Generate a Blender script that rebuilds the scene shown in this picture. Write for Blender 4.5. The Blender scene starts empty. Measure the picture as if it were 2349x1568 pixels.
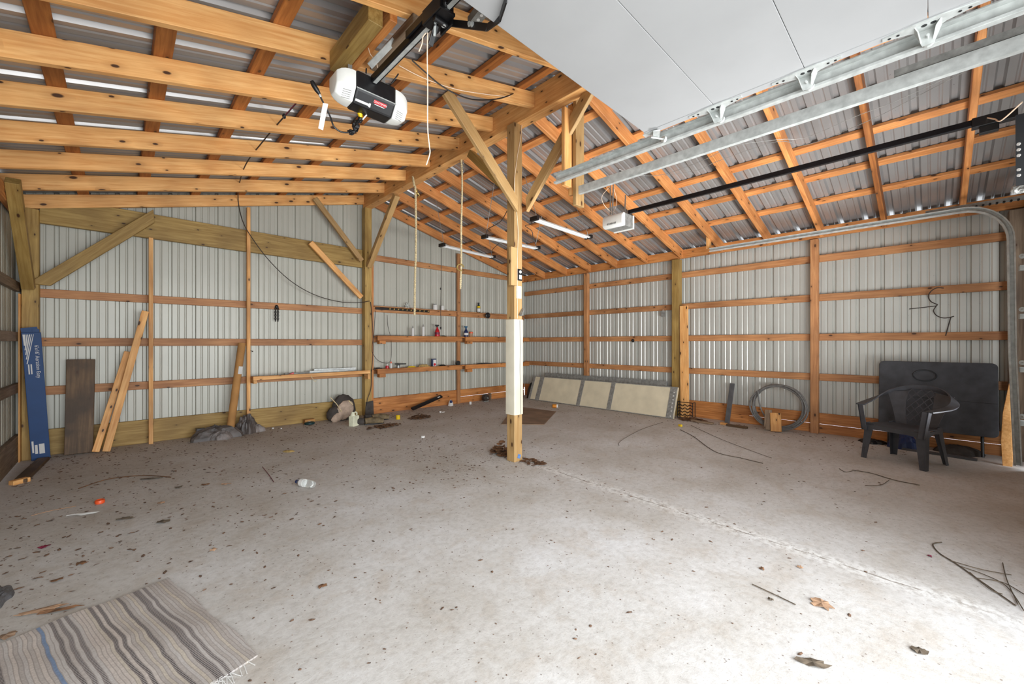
import bpy, bmesh, math, random
from mathutils import Vector, Matrix
random.seed(7)
R = random.random
S = 0.9            # design units to metres
C = bpy.context.scene.collection
scene = bpy.context.scene

# ---------------------------------------------------------------- camera
F, CX, HY, H = 930.0, 1174.5, 786.5, 1.30
ANG = math.radians(45.99)
AX = (math.cos(ANG), math.sin(ANG)); RX = (math.sin(ANG), -math.cos(ANG))
cam_d = bpy.data.cameras.new('camera')
cam = bpy.data.objects.new('camera', cam_d); C.objects.link(cam)
cam.location = (0, 0, H * S)
cam.rotation_euler = (math.pi / 2, 0, ANG - math.pi / 2)
cam_d.sensor_width = 36.0
cam_d.lens = 36.0 * F / 2349.0
cam_d.shift_y = (HY - 784.0) / 2349.0
cam_d.clip_start = 0.02
scene.camera = cam

# ---------------------------------------------------------------- daylight and added fill lamp
world = bpy.data.worlds.new('world'); scene.world = world
world.use_nodes = True
wn = world.node_tree.nodes; wl = world.node_tree.links
wn.clear()
wout = wn.new('ShaderNodeOutputWorld'); wbg = wn.new('ShaderNodeBackground')
wbg.inputs[0].default_value = (0.86, 0.93, 1.0, 1); wbg.inputs[1].default_value = 3.5
wl.new(wbg.outputs[0], wout.inputs[0])

def area(name, loc, rot, sx, sy, power, col=(1, 1, 1), portal=False):
    l = bpy.data.lights.new(name, 'AREA'); l.shape = 'RECTANGLE'
    l.size = sx * S; l.size_y = sy * S; l.energy = power; l.color = col
    o = bpy.data.objects.new(name, l); C.objects.link(o)
    o.location = Vector(loc) * S; o.rotation_euler = rot
    if portal: l.cycles.is_portal = True
    return o
# soft daylight entering through the open doorway behind the camera
dl_ = area('doorway_daylight', (1.1, -1.2, 1.25), (math.radians(-90 - 4), 0, math.pi - .45), 4.4, 2.3, 158, (0.93, 0.97, 1.0)); dl_.data.spread = math.radians(135)
# added soft fill lamp near the closed door, aimed into the building and up at the roof
fl_ = area('fill_light', (4.7, -.62, .9), (math.radians(90 + 38), 0, math.radians(-12)), 2.6, 1.0, 175, (0.95, 0.98, 1.0))
fl_.data.spread = math.radians(118)
scene.view_settings.view_transform = 'Standard'
scene.view_settings.look = 'None'
scene.view_settings.gamma = 1.0
scene.view_settings.use_curve_mapping = False
scene.view_settings.exposure = 0.0

# ---------------------------------------------------------------- pixel helpers (surveying points off the photo)
def ray(px, py):
    t = (px - CX) / F
    return (AX[0] + t * RX[0], AX[1] + t * RX[1], -(py - HY) / F)
def fz(px, py, z=0.0):
    d = ray(px, py); s = (z - H) / d[2]; return Vector((d[0] * s, d[1] * s, z))
def fx(px, py, x):
    d = ray(px, py); s = x / d[0]; return Vector((x, d[1] * s, H + d[2] * s))
def fy(px, py, y):
    d = ray(px, py); s = y / d[1]; return Vector((d[0] * s, y, H + d[2] * s))
def fl(px, py, off=0.0):     # plane parallel to the left roof slope (off above rafter undersides)
    d = ray(px, py); s = (2.997 + off - H) / (d[2] - .25 * d[0]); return Vector((d[0] * s, d[1] * s, H + d[2] * s))
def fr(px, py, off=0.0):     # plane parallel to the right roof slope
    d = ray(px, py); s = (4.613 + off - H) / (d[2] + .25 * d[0]); return Vector((d[0] * s, d[1] * s, H + d[2] * s))

# ---------------------------------------------------------------- materials
def lin(c):
    return tuple((v / 12.92 if v <= .04045 else ((v + .055) / 1.055) ** 2.4) for v in [x / 255.0 for x in c]) + (1,)
def new_mat(name):
    m = bpy.data.materials.new(name); m.use_nodes = True
    nt = m.node_tree; b = nt.nodes['Principled BSDF']
    return m, nt, b
def N(nt, t, **kw):
    n = nt.nodes.new(t)
    for k, v in kw.items():
        if k in n.inputs: n.inputs[k].default_value = v
        else: setattr(n, k, v)
    return n
def ramp(nt, src, stops):
    r = nt.nodes.new('ShaderNodeValToRGB'); nt.links.new(src, r.inputs[0])
    e = r.color_ramp.elements
    while len(e) < len(stops): e.new(0.5)
    for i, (p, c) in enumerate(stops):
        e[i].position = p; e[i].color = c
    return r
def mixc(nt, a, b, f, mode='MIX'):
    n = nt.nodes.new('ShaderNodeMix'); n.data_type = 'RGBA'; n.blend_type = mode
    for s, v in ((n.inputs[6], a), (n.inputs[7], b), (n.inputs[0], f)):
        if hasattr(v, 'links'): nt.links.new(v, s)
        else: s.default_value = v
    return n.outputs[2]
def plain(name, rgb, rough=.5, metal=0.0, var=.06, scale=30, bump=0.0, alpha=1.0, trans=0.0):
    m, nt, b = new_mat(name)
    c = lin(rgb)
    tc = N(nt, 'ShaderNodeTexCoord'); no = N(nt, 'ShaderNodeTexNoise', Scale=float(scale), Detail=4.0)
    nt.links.new(tc.outputs['Object'], no.inputs['Vector'])
    d = tuple(max(0, v * (1 - 2.5 * var)) for v in c[:3]) + (1,); l = tuple(min(1, v * (1 + 2 * var)) for v in c[:3]) + (1,)
    r = ramp(nt, no.outputs[0], [(.3, d), (.7, l)])
    nt.links.new(r.outputs[0], b.inputs['Base Color'])
    b.inputs['Roughness'].default_value = rough; b.inputs['Metallic'].default_value = metal
    if trans: b.inputs['Transmission Weight'].default_value = trans
    if bump:
        bp = N(nt, 'ShaderNodeBump', Strength=bump, Distance=.01)
        nt.links.new(no.outputs[0], bp.inputs['Height']); nt.links.new(bp.outputs[0], b.inputs['Normal'])
    return m
def wood(name, light, dark, knot=(70, 40, 15), rough=.6, knots=.5, contrast=1.0, stain=None):
    m, nt, b = new_mat(name); L = nt.links
    tc = N(nt, 'ShaderNodeTexCoord'); oi = N(nt, 'ShaderNodeObjectInfo')
    off = N(nt, 'ShaderNodeVectorMath', operation='SCALE'); off.inputs[0].default_value = (17.3, 5.1, 9.7)
    L.new(oi.outputs['Random'], off.inputs['Scale'])
    add = N(nt, 'ShaderNodeVectorMath', operation='ADD'); L.new(tc.outputs['Object'], add.inputs[0]); L.new(off.outputs[0], add.inputs[1])
    mp = N(nt, 'ShaderNodeMapping'); mp.inputs['Scale'].default_value = (1.3, 22, 22); L.new(add.outputs[0], mp.inputs[0])
    # knots distort the grain
    g = N(nt, 'ShaderNodeTexNoise', Scale=2.2, Detail=5.0, Roughness=.6, Distortion=.6); L.new(mp.outputs[0], g.inputs['Vector'])
    g2 = N(nt, 'ShaderNodeTexNoise', Scale=.9, Detail=2.0); L.new(add.outputs[0], g2.inputs['Vector']); g2.inputs['Scale'].default_value = 2.4
    r = ramp(nt, g.outputs[0], [(.30, lin(dark)), (.5, tuple((a + c) / 2 for a, c in zip(lin(light), lin(dark)))), (.66, lin(light))])
    blot = ramp(nt, g2.outputs[0], [(.3, (.66, .60, .55, 1)), (.65, (1.08, 1.05, 1.0, 1))])
    col = mixc(nt, r.outputs[0], blot.outputs[0], .8 * contrast, 'MULTIPLY')
    if knots:
        lt = .07 * knots + .02; ks = []; hs = []
        xyz = N(nt, 'ShaderNodeSeparateXYZ'); L.new(add.outputs[0], xyz.inputs[0])
        nsep = N(nt, 'ShaderNodeSeparateXYZ'); L.new(tc.outputs['Normal'], nsep.inputs[0])
        for ax_ in (1, 2):
            cb = N(nt, 'ShaderNodeCombineXYZ'); L.new(xyz.outputs[0], cb.inputs[0]); L.new(xyz.outputs[ax_], cb.inputs[1])
            mk = N(nt, 'ShaderNodeMapping'); mk.inputs['Scale'].default_value = (4.2, 9.0, 1); L.new(cb.outputs[0], mk.inputs[0])
            vo = N(nt, 'ShaderNodeTexVoronoi', Scale=1.0); vo.voronoi_dimensions = '2D'; L.new(mk.outputs[0], vo.inputs['Vector'])
            sep = N(nt, 'ShaderNodeSeparateColor'); L.new(vo.outputs['Color'], sep.inputs[0])
            gt = N(nt, 'ShaderNodeMath', operation='GREATER_THAN'); gt.inputs[1].default_value = .62; L.new(sep.outputs[0], gt.inputs[0])
            rad = N(nt, 'ShaderNodeMath', operation='DIVIDE'); sz = N(nt, 'ShaderNodeMapRange'); sz.inputs[3].default_value = .45; sz.inputs[4].default_value = 1.25; L.new(sep.outputs[1], sz.inputs[0])
            L.new(vo.outputs['Distance'], rad.inputs[0]); L.new(sz.outputs[0], rad.inputs[1])
            nab = N(nt, 'ShaderNodeMath', operation='ABSOLUTE'); L.new(nsep.outputs[3 - ax_], nab.inputs[0])
            nfc = N(nt, 'ShaderNodeMath', operation='GREATER_THAN'); nfc.inputs[1].default_value = .7; L.new(nab.outputs[0], nfc.inputs[0])
            g3_ = N(nt, 'ShaderNodeMath', operation='MULTIPLY'); L.new(nfc.outputs[0], g3_.inputs[0]); L.new(gt.outputs[0], g3_.inputs[1]); gt = g3_
            for lst, hi_, wd in ((ks, 1.0, .04), (hs, .55, .26)):
                km = ramp(nt, rad.outputs[0], [(lt, (hi_, hi_, hi_, 1)), (lt + wd, (0, 0, 0, 1))])
                mu = N(nt, 'ShaderNodeMath', operation='MULTIPLY'); L.new(km.outputs[0], mu.inputs[0]); L.new(gt.outputs[0], mu.inputs[1]); lst.append(mu.outputs[0])
        mxk = N(nt, 'ShaderNodeMath', operation='MAXIMUM'); L.new(ks[0], mxk.inputs[0]); L.new(ks[1], mxk.inputs[1])
        mxh = N(nt, 'ShaderNodeMath', operation='MAXIMUM'); L.new(hs[0], mxh.inputs[0]); L.new(hs[1], mxh.inputs[1])
        col = mixc(nt, col, tuple(v * .62 for v in lin(dark)[:3]) + (1,), mxh.outputs[0])
        col = mixc(nt, col, lin(knot), mxk.outputs[0])
    # board to board variation
    hv = N(nt, 'ShaderNodeHueSaturation')
    mr = N(nt, 'ShaderNodeMapRange'); mr.inputs[3].default_value = .86; mr.inputs[4].default_value = 1.1; L.new(oi.outputs['Random'], mr.inputs[0])
    L.new(mr.outputs[0], hv.inputs['Value']); L.new(col, hv.inputs['Color'])
    col = hv.outputs[0]
    if stain:
        g3 = N(nt, 'ShaderNodeTexNoise', Scale=3.0, Detail=6.0); L.new(add.outputs[0], g3.inputs['Vector'])
        sr = ramp(nt, g3.outputs[0], [(.42, (0, 0, 0, 1)), (.6, (1, 1, 1, 1))])
        col = mixc(nt, col, lin(stain), sr.outputs[0])
    L.new(col, b.inputs['Base Color'])
    b.inputs['Roughness'].default_value = rough
    bp = N(nt, 'ShaderNodeBump', Strength=.25, Distance=.003); L.new(g.outputs[0], bp.inputs['Height']); L.new(bp.outputs[0], b.inputs['Normal'])
    return m
M = {}
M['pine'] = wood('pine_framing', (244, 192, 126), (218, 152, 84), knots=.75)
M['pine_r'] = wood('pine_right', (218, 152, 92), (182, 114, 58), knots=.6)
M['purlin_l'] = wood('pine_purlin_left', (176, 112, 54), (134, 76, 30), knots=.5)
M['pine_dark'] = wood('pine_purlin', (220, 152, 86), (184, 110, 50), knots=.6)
M['girt'] = wood('pine_girt', (198, 146, 98), (164, 110, 68), knots=.55)
M['pale'] = wood('pale_pine', (182, 150, 102), (162, 126, 78), knots=.6, contrast=.6)
M['olive'] = wood('treated_lumber', (186, 156, 92), (150, 118, 58), knots=.4)
M['weather'] = wood('weathered_board', (150, 130, 108), (104, 84, 66), knots=.3, contrast=1.0)
M['brownb'] = wood('brown_board', (118, 92, 62), (80, 58, 36), knots=.4, stain=(70, 52, 34))
M['orange'] = wood('orange_board', (206, 142, 82), (166, 102, 48), knots=.6)
M['card'] = plain('cardboard', (176, 128, 74), .85, var=.08, scale=6)

def sheet_mat(name, rgb, rough, metal, dirt):
    m, nt, b = new_mat(name); L = nt.links
    tc = N(nt, 'ShaderNodeTexCoord')
    no = N(nt, 'ShaderNodeTexNoise', Scale=1.6, Detail=5.0); L.new(tc.outputs['Object'], no.inputs['Vector'])
    c = lin(rgb)
    r = ramp(nt, no.outputs[0], [(.3, tuple(v * (1 - dirt) for v in c[:3]) + (1,)), (.65, c)])
    vo = N(nt, 'ShaderNodeTexNoise', Scale=38.0, Detail=3.0, Roughness=.7); L.new(tc.outputs['Object'], vo.inputs['Vector'])
    sp = ramp(nt, vo.outputs[0], [(.70, (0, 0, 0, 1)), (.76, (1, 1, 1, 1))])
    col = mixc(nt, r.outputs[0], tuple(v * .35 for v in c[:3]) + (1,), sp.outputs[0])
    L.new(col, b.inputs['Base Color'])
    b.inputs['Roughness'].default_value = rough; b.inputs['Metallic'].default_value = metal
    return m
M['wall'] = sheet_mat('wall_sheet', (196, 196, 189), .36, .28, .10)
M['wall_b'] = sheet_mat('back_wall_sheet', (184, 183, 172), .42, .12, .10)
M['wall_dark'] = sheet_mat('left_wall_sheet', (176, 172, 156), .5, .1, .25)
M['roof'] = sheet_mat('roof_sheet', (168, 165, 163), .30, .5, .18)
M['galv'] = plain('galvanised_steel', (192, 195, 192), .42, .35, .08, 25)
M['galv_dull'] = plain('dull_steel', (150, 150, 146), .5, .4, .12, 25)
M['white_paint'] = plain('white_enamel', (158, 158, 158), .6, 0, .015, 3)
M['white'] = plain('white_plastic', (226, 226, 220), .4, 0, .02, 8)
M['black'] = plain('black_plastic', (20, 20, 22), .4, 0, .1, 20)
M['blacksteel'] = plain('black_steel', (26, 26, 30), .35, .5, .1, 20)
M['darkgrey'] = plain('charcoal_plastic', (62, 62, 66), .5, 0, .10, 14)
M['table'] = plain('dark_table_plastic', (60, 61, 66), .6, 0, .14, 9, bump=.2)
M['cream'] = plain('cream_panel', (214, 203, 176), .6, 0, .04, 5)
M['rope'] = plain('rope_fibre', (208, 190, 150), .9, 0, .15, 60)
M['twine'] = plain('twine', (240, 216, 190), .9, 0, .05, 60)
M['cord'] = plain('dark_cord', (52, 42, 36), .6, 0, .1, 30)
M['brass'] = plain('brass', (205, 180, 110), .35, .8, .1, 30)
M['blue'] = plain('blue_box', (22, 62, 112), .6, 0, .05, 6)
M['ink'] = plain('white_ink', (214, 212, 208), .7, 0, .02, 6)
M['red'] = plain('red_plastic', (190, 26, 38), .35, 0, .05, 12)
M['orangep'] = plain('orange_plastic', (224, 84, 36), .4, 0, .05, 12)
M['amber'] = plain('amber_plastic', (208, 128, 28), .35, 0, .05, 12)
M['yellow'] = plain('yellow_plastic', (226, 190, 30), .4, 0, .05, 12)
M['navy'] = plain('navy_plastic', (24, 44, 92), .4, 0, .1, 12)
M['teal'] = plain('teal_plastic', (20, 86, 120), .4, 0, .1, 12)
M['greencan'] = plain('dark_green_tin', (30, 60, 62), .35, .3, .1, 14)
M['jug'] = plain('milky_plastic', (222, 222, 196), .5, 0, .06, 10)
M['tarp'] = plain('crumpled_tarp', (122, 114, 110), .55, 0, .25, 9, bump=.5)
M['bag'] = plain('sack_cloth', (178, 156, 138), .8, 0, .12, 14, bump=.4)
M['darkcloth'] = plain('dark_cloth', (66, 60, 56), .85, 0, .15, 12, bump=.4)
M['khaki'] = plain('khaki_leather', (112, 96, 70), .8, 0, .2, 14, bump=.3)
M['rag'] = plain('tan_rag', (176, 148, 92), .85, 0, .2, 30, bump=.5)
M['leaf'] = plain('dry_leaf', (112, 78, 52), .85, 0, .25, 30)
M['leaf2'] = plain('pale_dry_leaf', (166, 132, 104), .85, 0, .15, 30)
M['leaf3'] = plain('grey_bark', (92, 80, 66), .9, 0, .2, 40)
M['pipe'] = plain('grey_pipe', (108, 106, 103), .45, 0, .1, 20)
M['mat'] = plain('brown_board_mat', (134, 108, 86), .85, 0, .12, 4)
M['pvc'] = plain('grey_pvc', (84, 84, 86), .5, 0, .1, 12)
M['oldwhite'] = plain('dirty_white_paint', (190, 190, 184), .5, .2, .14, 22)
M['maroon'] = plain('maroon_paint', (110, 24, 50), .5, 0, .1, 10)
M['tube'] = plain('glass_tube', (224, 226, 226), .2, 0, .02, 8)
def clear_mat():
    m, nt, b = new_mat('clear_plastic')
    b.inputs['Base Color'].default_value = (.92, .95, .94, 1); b.inputs['Roughness'].default_value = .12
    b.inputs['Transmission Weight'].default_value = .85; b.inputs['IOR'].default_value = 1.15
    return m
M['clear'] = clear_mat()

def floor_mat():
    m, nt, b = new_mat('concrete_floor'); L = nt.links
    tc = N(nt, 'ShaderNodeTexCoord'); P_ = tc.outputs['Object']
    n1 = N(nt, 'ShaderNodeTexNoise', Scale=1.1, Detail=6.0, Roughness=.6); L.new(P_, n1.inputs['Vector'])
    base = ramp(nt, n1.outputs[0], [(.32, lin((186, 181, 174))), (.5, lin((200, 197, 193))), (.68, lin((211, 210, 209)))])
    n2 = N(nt, 'ShaderNodeTexNoise', Scale=26.0, Detail=6.0, Roughness=.75); L.new(P_, n2.inputs['Vector'])
    fine = ramp(nt, n2.outputs[0], [(.32, (.72, .69, .66, 1)), (.5, (.97, .96, .95, 1)), (.66, (1.08, 1.08, 1.08, 1))])
    col = mixc(nt, base.outputs[0], fine.outputs[0], .7, 'MULTIPLY')
    n4 = N(nt, 'ShaderNodeTexNoise', Scale=110.0, Detail=4.0, Roughness=.8); L.new(P_, n4.inputs['Vector'])
    pit = ramp(nt, n4.outputs[0], [(.30, (.45, .40, .36, 1)), (.40, (1, 1, 1, 1)), (.66, (1, 1, 1, 1)), (.74, (1.12, 1.12, 1.12, 1))])
    col = mixc(nt, col, pit.outputs[0], .75, 'MULTIPLY')
    n5 = N(nt, 'ShaderNodeTexNoise', Scale=4.5, Detail=7.0, Roughness=.7, Distortion=.5); L.new(P_, n5.inputs['Vector'])
    dust = ramp(nt, n5.outputs[0], [(.34, (.90, .85, .80, 1)), (.5, (1, 1, 1, 1)), (.7, (1.05, 1.05, 1.06, 1))])
    col = mixc(nt, col, dust.outputs[0], .8, 'MULTIPLY')
    # dust brown dirt gathers toward the walls
    sep = N(nt, 'ShaderNodeSeparateXYZ'); L.new(P_, sep.inputs[0])
    def mr(src, a, c, d=0., e=1.):
        n = N(nt, 'ShaderNodeMapRange'); n.inputs[1].default_value = a; n.inputs[2].default_value = c
        n.inputs[3].default_value = d; n.inputs[4].default_value = e; L.new(src, n.inputs[0]); return n.outputs[0]
    def mth(op, a, c):
        n = N(nt, 'ShaderNodeMath', operation=op)
        for i, v in enumerate((a, c)):
            if hasattr(v, 'links'): L.new(v, n.inputs[i])
            else: n.inputs[i].default_value = v
        return n.outputs[0]
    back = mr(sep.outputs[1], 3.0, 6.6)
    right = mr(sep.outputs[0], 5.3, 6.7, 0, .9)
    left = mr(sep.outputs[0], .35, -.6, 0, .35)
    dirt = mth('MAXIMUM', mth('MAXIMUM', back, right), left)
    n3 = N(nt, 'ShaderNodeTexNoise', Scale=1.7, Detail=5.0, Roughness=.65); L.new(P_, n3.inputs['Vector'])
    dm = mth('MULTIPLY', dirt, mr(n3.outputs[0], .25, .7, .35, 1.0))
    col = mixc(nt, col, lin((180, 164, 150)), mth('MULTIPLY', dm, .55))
    # specks
    vs = N(nt, 'ShaderNodeTexVoronoi', Scale=34.0); L.new(P_, vs.inputs['Vector'])
    sm = ramp(nt, vs.outputs['Distance'], [(.08, (1, 1, 1, 1)), (.16, (0, 0, 0, 1))])
    sc = N(nt, 'ShaderNodeSeparateColor'); L.new(vs.outputs['Color'], sc.inputs[0])
    gt = mth('GREATER_THAN', sc.outputs[0], .5)
    col = mixc(nt, col, lin((112, 96, 84)), mth('MULTIPLY', mth('MULTIPLY', sm.outputs[0], gt), .7))
    # lighter crumbled strip and dark hairline of the slab joint running between the two bays
    nj = N(nt, 'ShaderNodeTexNoise', Scale=9.0, Detail=5.0); L.new(P_, nj.inputs['Vector'])
    jx = mth('ADD', sep.outputs[0], mth('MULTIPLY', mth('SUBTRACT', nj.outputs[0], .5), .06))
    dj = mth('ABSOLUTE', mth('SUBTRACT', jx, mr(sep.outputs[1], -.5, 3.0, 3.0 * S, 3.22 * S)), 0)
    on = mth('LESS_THAN', sep.outputs[1], 3.0 * S)
    wide = mth('MULTIPLY', mth('MULTIPLY', mr(dj, .0, .11, 1, 0), on), mr(n2.outputs[0], .42, .56))
    col = mixc(nt, col, lin((236, 235, 232)), mth('MULTIPLY', wide, .8))
    hair = mth('MULTIPLY', mth('MULTIPLY', mr(dj, .003, .008, 1, 0), on), mr(nj.outputs[0], .4, .55))
    col = mixc(nt, col, lin((118, 106, 92)), mth('MULTIPLY', hair, .75))
    L.new(col, b.inputs['Base Color'])
    b.inputs['Roughness'].default_value = .75
    bp = N(nt, 'ShaderNodeBump', Strength=.35, Distance=.006); L.new(n2.outputs[0], bp.inputs['Height']); L.new(bp.outputs[0], b.inputs['Normal'])
    return m
M['floor'] = floor_mat()

def rug_mat():
    m, nt, b = new_mat('woven_rag_rug'); L = nt.links
    tc = N(nt, 'ShaderNodeTexCoord'); P_ = tc.outputs['Object']
    nz = N(nt, 'ShaderNodeTexNoise', Scale=3.2, Detail=2.0); L.new(P_, nz.inputs['Vector'])
    sep = N(nt, 'ShaderNodeSeparateXYZ'); L.new(P_, sep.inputs[0])
    def mth(op, a, c=0.0):
        n = N(nt, 'ShaderNodeMath', operation=op)
        for i, v in enumerate((a, c)):
            if hasattr(v, 'links'): L.new(v, n.inputs[i])
            else: n.inputs[i].default_value = v
        return n.outputs[0]
    yy = mth('ADD', sep.outputs[1], mth('MULTIPLY', mth('SUBTRACT', nz.outputs[0], .5), .05))
    row = mth('MULTIPLY', yy, 88.0)
    fl_ = mth('FLOOR', row)
    wn_ = N(nt, 'ShaderNodeTexWhiteNoise', noise_dimensions='1D'); L.new(fl_, wn_.inputs['W'])
    r = ramp(nt, wn_.outputs['Value'], [(0, lin((190, 182, 176))), (.18, lin((206, 196, 188))), (.32, lin((92, 84, 84))),
        (.44, lin((194, 188, 184))), (.60, lin((112, 104, 104))), (.70, lin((204, 194, 180))), (.84, lin((128, 148, 178))), (.88, lin((186, 178, 172))), (.96, lin((204, 166, 146)))])
    r.color_ramp.interpolation = 'CONSTANT'
    # woven warp ticks
    cx = mth('MULTIPLY', sep.outputs[0], 640.0)
    tick = mth('GREATER_THAN', mth('SINE', cx), .2)
    fr_ = mth('FRACT', row)
    edge = mth('GREATER_THAN', fr_, .78)
    n2 = N(nt, 'ShaderNodeTexNoise', Scale=120.0, Detail=3.0); L.new(P_, n2.inputs['Vector'])
    r2 = ramp(nt, n2.outputs[0], [(.3, (.78, .77, .76, 1)), (.65, (1.05, 1.05, 1.05, 1))])
    col = mixc(nt, r.outputs[0], r2.outputs[0], .8, 'MULTIPLY')
    col = mixc(nt, col, lin((206, 200, 194)), mth('MULTIPLY', mth('MULTIPLY', tick, .55), mth('MULTIPLY', mth('GREATER_THAN', wn_.outputs['Value'], .3), mth('LESS_THAN', wn_.outputs['Value'], .70))))
    col = mixc(nt, col, lin((150, 140, 134)), mth('MULTIPLY', edge, .6))
    # blue band at the left end
    bl = mth('GREATER_THAN', yy, .62 * S)
    col = mixc(nt, col, lin((92, 104, 142)), mth('MULTIPLY', bl, .8))
    L.new(col, b.inputs['Base Color']); b.inputs['Roughness'].default_value = .95
    bp = N(nt, 'ShaderNodeBump', Strength=.8, Distance=.004); L.new(fr_, bp.inputs['Height']); L.new(bp.outputs[0], b.inputs['Normal'])
    return m
M['rug'] = rug_mat()

# ---------------------------------------------------------------- mesh builder
class MB:
    def __init__(s): s.v = []; s.f = []
    def add(s, vs, fs):
        o = len(s.v); s.v += [Vector(v) for v in vs]; s.f += [tuple(i + o for i in f) for f in fs]; return s
    def box(s, lo, hi):
        x0, y0, z0 = lo; x1, y1, z1 = hi
        return s.add([(x0,y0,z0),(x1,y0,z0),(x1,y1,z0),(x0,y1,z0),(x0,y0,z1),(x1,y0,z1),(x1,y1,z1),(x0,y1,z1)],
              [(0,3,2,1),(4,5,6,7),(0,1,5,4),(1,2,6,5),(2,3,7,6),(3,0,4,7)])
    def obox(s, c, hx, hy, hz, m3=None):
        m3 = m3 or Matrix.Identity(3); c = Vector(c)
        vs = [c + m3 @ Vector((sx*hx, sy*hy, sz*hz)) for sz in (-1,1) for sx, sy in ((-1,-1),(1,-1),(1,1),(-1,1))]
        return s.add(vs, [(0,3,2,1),(4,5,6,7),(0,1,5,4),(1,2,6,5),(2,3,7,6),(3,0,4,7)])
    def bar(s, p0, p1, w, h, up=(0,0,1)):
        p0 = Vector(p0); p1 = Vector(p1); m3 = frame(p1 - p0, up)
        return s.obox((p0+p1)/2, (p1-p0).length/2, w/2, h/2, m3)
    def tube(s, pts, r, n=8, closed=False):
        pts = [Vector(p) for p in pts]; k = len(pts); rs = r if isinstance(r, (list, tuple)) else [r]*k
        rings = []; nrm = None
        for i, p in enumerate(pts):
            t = (pts[(i+1) % k] - pts[i-1]) if closed else (pts[min(i+1,k-1)] - pts[max(i-1,0)])
            if t.length < 1e-9: t = Vector((0,0,1))
            t.normalize()
            if nrm is None: nrm = t.orthogonal().normalized()
            nrm = (nrm - t * nrm.dot(t)); nrm = nrm.normalized() if nrm.length > 1e-6 else t.orthogonal().normalized()
            b = t.cross(nrm)
            rings.append([p + (nrm*math.cos(a) + b*math.sin(a))*rs[i] for a in [2*math.pi*j/n for j in range(n)]])
        vs = [v for q in rings for v in q]; fs = []
        for i in range(k if closed else k-1):
            a = i*n; c = ((i+1) % k)*n
            for j in range(n): fs.append((a+j, a+(j+1)%n, c+(j+1)%n, c+j))
        if not closed: fs += [tuple(range(n-1,-1,-1)), tuple(range((k-1)*n, k*n))]
        return s.add(vs, fs)
    def cyl(s, p0, p1, r, n=16): return s.tube([p0, p1], r, n)
    def lathe(s, base, prof, axis=(0,0,1), n=20):
        a = Vector(axis).normalized(); u = a.orthogonal().normalized(); w = a.cross(u); base = Vector(base)
        vs = [base + a*z + (u*math.cos(t)+w*math.sin(t))*max(r,1e-4) for r, z in prof for t in [2*math.pi*j/n for j in range(n)]]
        fs = []
        for i in range(len(prof)-1):
            for j in range(n): fs.append((i*n+j, i*n+(j+1)%n, (i+1)*n+(j+1)%n, (i+1)*n+j))
        fs += [tuple(range(n-1,-1,-1)), tuple(range((len(prof)-1)*n, len(prof)*n))]
        return s.add(vs, fs)
    def ball(s, c, rx, ry, rz, n=14, m=9, jit=0.0, m3=None, seed=0):
        rn = random.Random(seed); c = Vector(c); vs = []; fs = []; m3 = m3 or Matrix.Identity(3)
        for i in range(m+1):
            ph = math.pi*i/m - math.pi/2
            for j in range(n):
                th = 2*math.pi*j/n; q = 1 + jit*(rn.random()-.5)*2*(1 if 0 < i < m else 0)
                vs.append(c + m3 @ Vector((rx*q*math.cos(ph)*math.cos(th), ry*q*math.cos(ph)*math.sin(th), rz*q*math.sin(ph))))
        for i in range(m):
            for j in range(n): fs.append((i*n+j, i*n+(j+1)%n, (i+1)*n+(j+1)%n, (i+1)*n+j))
        return s.add(vs, fs)
    def poly(s, pts, d):        # extruded polygon; pts 3-D, d extrusion vector
        n = len(pts); d = Vector(d); pts = [Vector(p) for p in pts]
        s.add(pts + [p + d for p in pts], [tuple(range(n-1,-1,-1)), tuple(range(n, 2*n))] + [(i, (i+1)%n, n+(i+1)%n, n+i) for i in range(n)])
        return s
    def build(s, name, mat, parent=None, origin=None, smooth=False, local=False, bevel=0.0, kind=None):
        if origin is None:
            xs = [v.x for v in s.v]; ys = [v.y for v in s.v]; zs = [v.z for v in s.v]
            origin = Vector(((min(xs)+max(xs))/2, (min(ys)+max(ys))/2, min(zs)))
        origin = Vector(origin)
        me = bpy.data.meshes.new(name)
        me.from_pydata([(v-origin)*S for v in s.v], [], s.f); me.validate(); me.update()
        bm = bmesh.new(); bm.from_mesh(me); bmesh.ops.remove_doubles(bm, verts=bm.verts, dist=1e-5); bmesh.ops.recalc_face_normals(bm, faces=bm.faces)
        if bevel: bmesh.ops.bevel(bm, geom=[e for e in bm.edges if len(e.link_faces) == 2 and e.calc_face_angle(0) > .5], offset=bevel*S, segments=2, affect='EDGES', profile=.6)
        bm.to_mesh(me); bm.free()
        me.materials.append(M[mat] if isinstance(mat, str) else mat)
        if smooth:
            for p in me.polygons: p.use_smooth = True
            try: me.set_sharp_from_angle(angle=math.radians(38))
            except Exception: pass
        o = bpy.data.objects.new(name, me); C.objects.link(o)
        if parent is not None:
            o.parent = parent
            if local: o.location = origin * S
            else:
                q = parent.matrix_basis if parent.parent is None else parent.parent.matrix_basis @ parent.matrix_basis
                o.matrix_basis = q.inverted() @ Matrix.Translation(origin * S)
        else: o.location = origin * S
        if kind: o['kind'] = kind
        return o
def frame(d, up=(0,0,1)):
    x = Vector(d).normalized(); z = Vector(up); z = z - x*z.dot(x)
    if z.length < 1e-5: z = Vector((1,0,0)) - x*x.x
    z.normalize(); y = z.cross(x)
    return Matrix((x, y, z)).transposed()
def tag(o, label, cat, group=None, kind=None):
    o['label'] = label; o['category'] = cat
    if group: o['group'] = group
    if kind: o['kind'] = kind
    return o
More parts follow.
